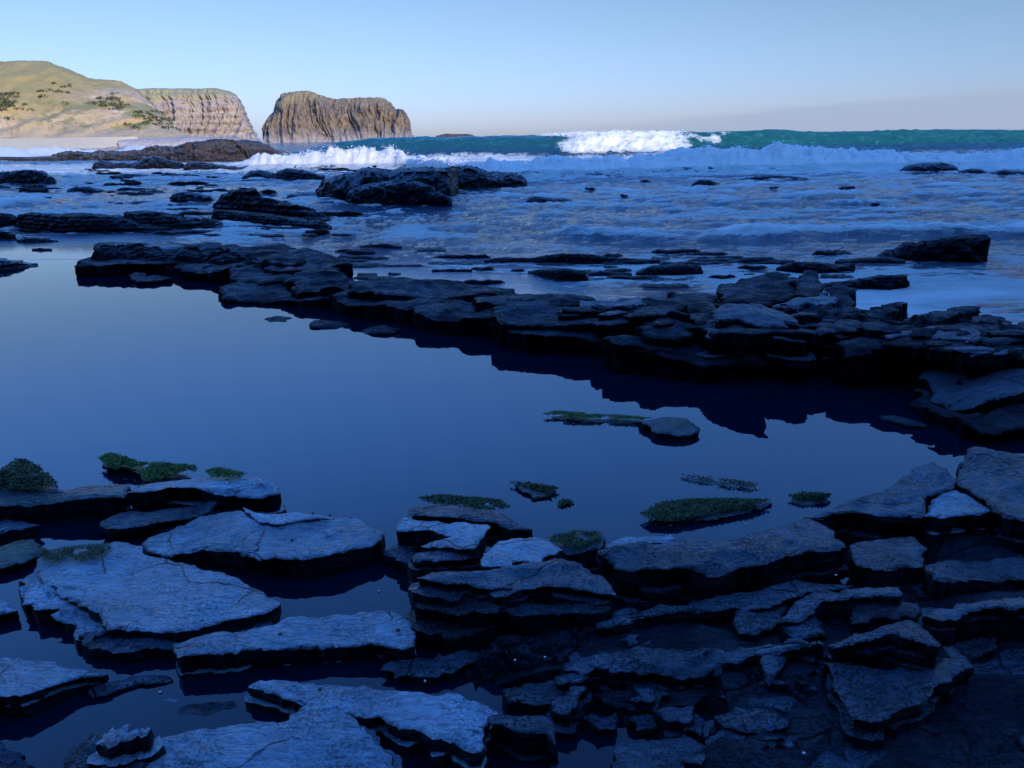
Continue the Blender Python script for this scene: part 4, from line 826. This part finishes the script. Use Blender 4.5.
slab('broken slab in the dark under the uneven ledge, lower centre', [(596, 690), (640, 682), (700, 680), (716, 690), (700, 702), (640, 706), (600, 704)], .05, BLACK, jag=1.4)
slab('flat black slab left of the small row of lumps, lower centre', [(500, 690), (540, 682), (585, 686), (590, 698), (545, 704), (508, 702)], .045, BLACK, jag=1.4)
slab('angular black slab under the hollowed slab, bottom right', [(838, 742), (880, 734), (920, 712), (944, 716), (930, 740), (890, 762), (850, 764)], .07, DARK, jag=1.2)
slab('wedge of black rock between the big black slab and the rim rock', [(905, 640), (930, 648), (960, 640), (1000, 636), (990, 650), (962, 660), (935, 660)], .12, BLACK, jag=1.2)
slab('long black strip of rock right of the sharp topped block', [(850, 604), (880, 600), (916, 602), (918, 612), (880, 616), (846, 622)], .15, BLACK, jag=1.2)
slab('angular dark slab at the bottom edge, right of centre', [(740, 690), (780, 684), (800, 700), (790, 712), (750, 706)], .07, DARK, jag=1.2)

# ------------------------------------------------------------------ seaweed, a patch each
def weed(label, pts, h, material, n, size=.012, thick=.012, name='seaweed_patch'):
    W = np.array([P(a, b, h)[:2] for a, b in pts]); x0, y0 = W.min(0); x1, y1 = W.max(0)
    V = []; Fc = []; c = 0
    Q = np.c_[rng.uniform(x0, x1, n * 3), rng.uniform(y0, y1, n * 3)]; Q = Q[inside(Q, W)]
    d = seg_dist(Q, W); nz = fbm(Q[:, 0] * 9, Q[:, 1] * 9, o=3, s=5)
    for p, dd, nn in zip(Q, d, nz):
        if random.random() > .35 + dd / .05 or nn < -.28: continue
        hz_ = h + min(thick, dd * .5) * (1 + nn) * random.uniform(.2, 1)
        a = random.uniform(0, 6.28); L = size * random.uniform(.5, 1.3); wd = L * .22
        dx, dy = math.cos(a) * L, math.sin(a) * L; lift = random.uniform(.1, .9) * L
        b_ = len(V)
        V += [(p[0] - dy * .2, p[1] + dx * .2, hz_), (p[0] + dy * .2, p[1] - dx * .2, hz_), (p[0] + dx * .6 + dy * .15, p[1] + dy * .6 - dx * .15, hz_ + lift), (p[0] + dx, p[1] + dy, hz_ + lift * .7)]
        Fc.append([b_, b_ + 1, b_ + 2, b_ + 3])
    if Fc: mk(name, V, Fc, material, label, 'seaweed')
slab('rounded green rock mound at the left edge of the pool', [(-60, 480), (-10, 472), (10, 464), (26, 461), (40, 466), (54, 480), (56, 488), (20, 491), (-20, 490), (-60, 492)], .15, MOSSY, name='boulder', cat='boulder', dome=.03)
slab('low green rock tongue behind the upper left slab', [(101, 458), (112, 455), (128, 459), (142, 464), (190, 467), (194, 472), (172, 478), (150, 480), (140, 474), (126, 468), (106, 466)], .04, MOSSY)
weed('mound of green weed on the rock at the left edge', [(0, 472), (12, 464), (24, 460), (36, 464), (48, 474), (58, 484), (40, 490), (10, 490), (-20, 488)], .14, WEED_D, 5000, .014, .05)
weed('brightest green weed, left tuft behind the upper left slab', [(99, 458), (110, 454), (128, 458), (140, 463), (196, 466), (198, 471), (176, 476), (150, 482), (140, 474), (128, 469), (108, 468)], .05, WEED, 9000, .014, .035)
weed('small strip of green weed on the back of the upper left slab', [(204, 471), (220, 468), (246, 474), (240, 479), (212, 478)], .16, WEED, 1400, .012, .012)
weed('dull green film of weed on the back of the largest pale slab', [(38, 552), (70, 546), (110, 543), (112, 550), (96, 560), (60, 565), (42, 561)], .106, WEED_D, 2600, .008, .002)
weed('strip of weed behind the central rock pile', [(418, 498), (440, 495), (500, 500), (512, 508), (490, 511), (430, 504)], .16, WEED_D, 4200, .011, .012)
weed('weed on the flat rock right of the leaf shaped slab', [(548, 538), (575, 531), (600, 532), (602, 542), (580, 549), (562, 547)], .15, WEED_D, 1800, .010, .008)
weed('widest patch of green weed floating right of the pool centre', [(640, 514), (660, 503), (690, 499), (735, 499), (772, 500), (752, 507), (715, 514), (672, 522), (650, 520)], .033, WEED_D, 7500, .012, .008)
weed('small weed on the stone alone in the near pool', [(508, 482), (530, 484), (560, 488), (552, 494), (530, 491)], .018, WEED_D, 1200, .016, .01)
weed('thin floating weed wisps right of the lone stone', [(550, 500), (562, 498), (574, 503), (560, 507)], .003, WEED_D, 900, .016, .003)
weed('weed on the small stone right of the widest weed patch', [(788, 497), (805, 493), (832, 495), (826, 500), (800, 500)], .018, WEED_D, 1000, .014, .01)
weed('weed along the slim stone right of the pool centre', [(681, 475), (715, 478), (762, 484), (750, 487), (715, 483)], .014, WEED_D, 900, .014, .006)
weed('green weed growing along the spit in the middle of the pool', [(542, 414), (556, 411), (600, 414), (652, 418), (648, 421), (600, 419), (575, 419), (556, 418)], .022, WEED, 4200, .012, .005)

# ------------------------------------------------------------------ sea snails and shells
def snail(px, py, h, r, material, name, label, cat, group):
    bm = bmesh.new(); bmesh.ops.create_icosphere(bm, subdivisions=2, radius=r)
    for v in bm.verts:
        a = math.atan2(v.co.y, v.co.x); v.co.z *= .75 + .12 * math.sin(3 * a); v.co.x *= 1.25
        if v.co.x > 0: v.co.z *= 1 - .35 * v.co.x / r
    me = bpy.data.meshes.new(name); bm.to_mesh(me); bm.free(); me.materials.append(material)
    me.polygons.foreach_set('use_smooth', [True] * len(me.polygons))
    o = bpy.data.objects.new(name, me); col.objects.link(o); p = P(px, py, h); o.location = p; o.rotation_euler.z = random.uniform(0, 6)
    o['label'] = label; o['category'] = cat; o['group'] = group
for px, py, h in [(313, 513, .135), (330, 515, .135), (292, 540, .112), (335, 547, .108), (302, 553, .108), (280, 634, .098), (398, 630, .10), (320, 689, .10)]:
    snail(px, py, h, .0075, SNAIL, 'sea_snail', 'tiny black sea snail on a pale slab', 'snail', 'black snails on the pale slabs')
for px, py, h in [(379, 591, .003), (160, 692, .003), (640, 648, .12), (425, 681, .03), (515, 660, .09), (545, 657, .09), (746, 524, .003), (836, 575, .16), (804, 753, .09)]:
    snail(px, py, h, .0048, SHELL, 'shell', 'tiny pale shell between the dark near rocks', 'shell', 'pale shells scattered on the near rocks')
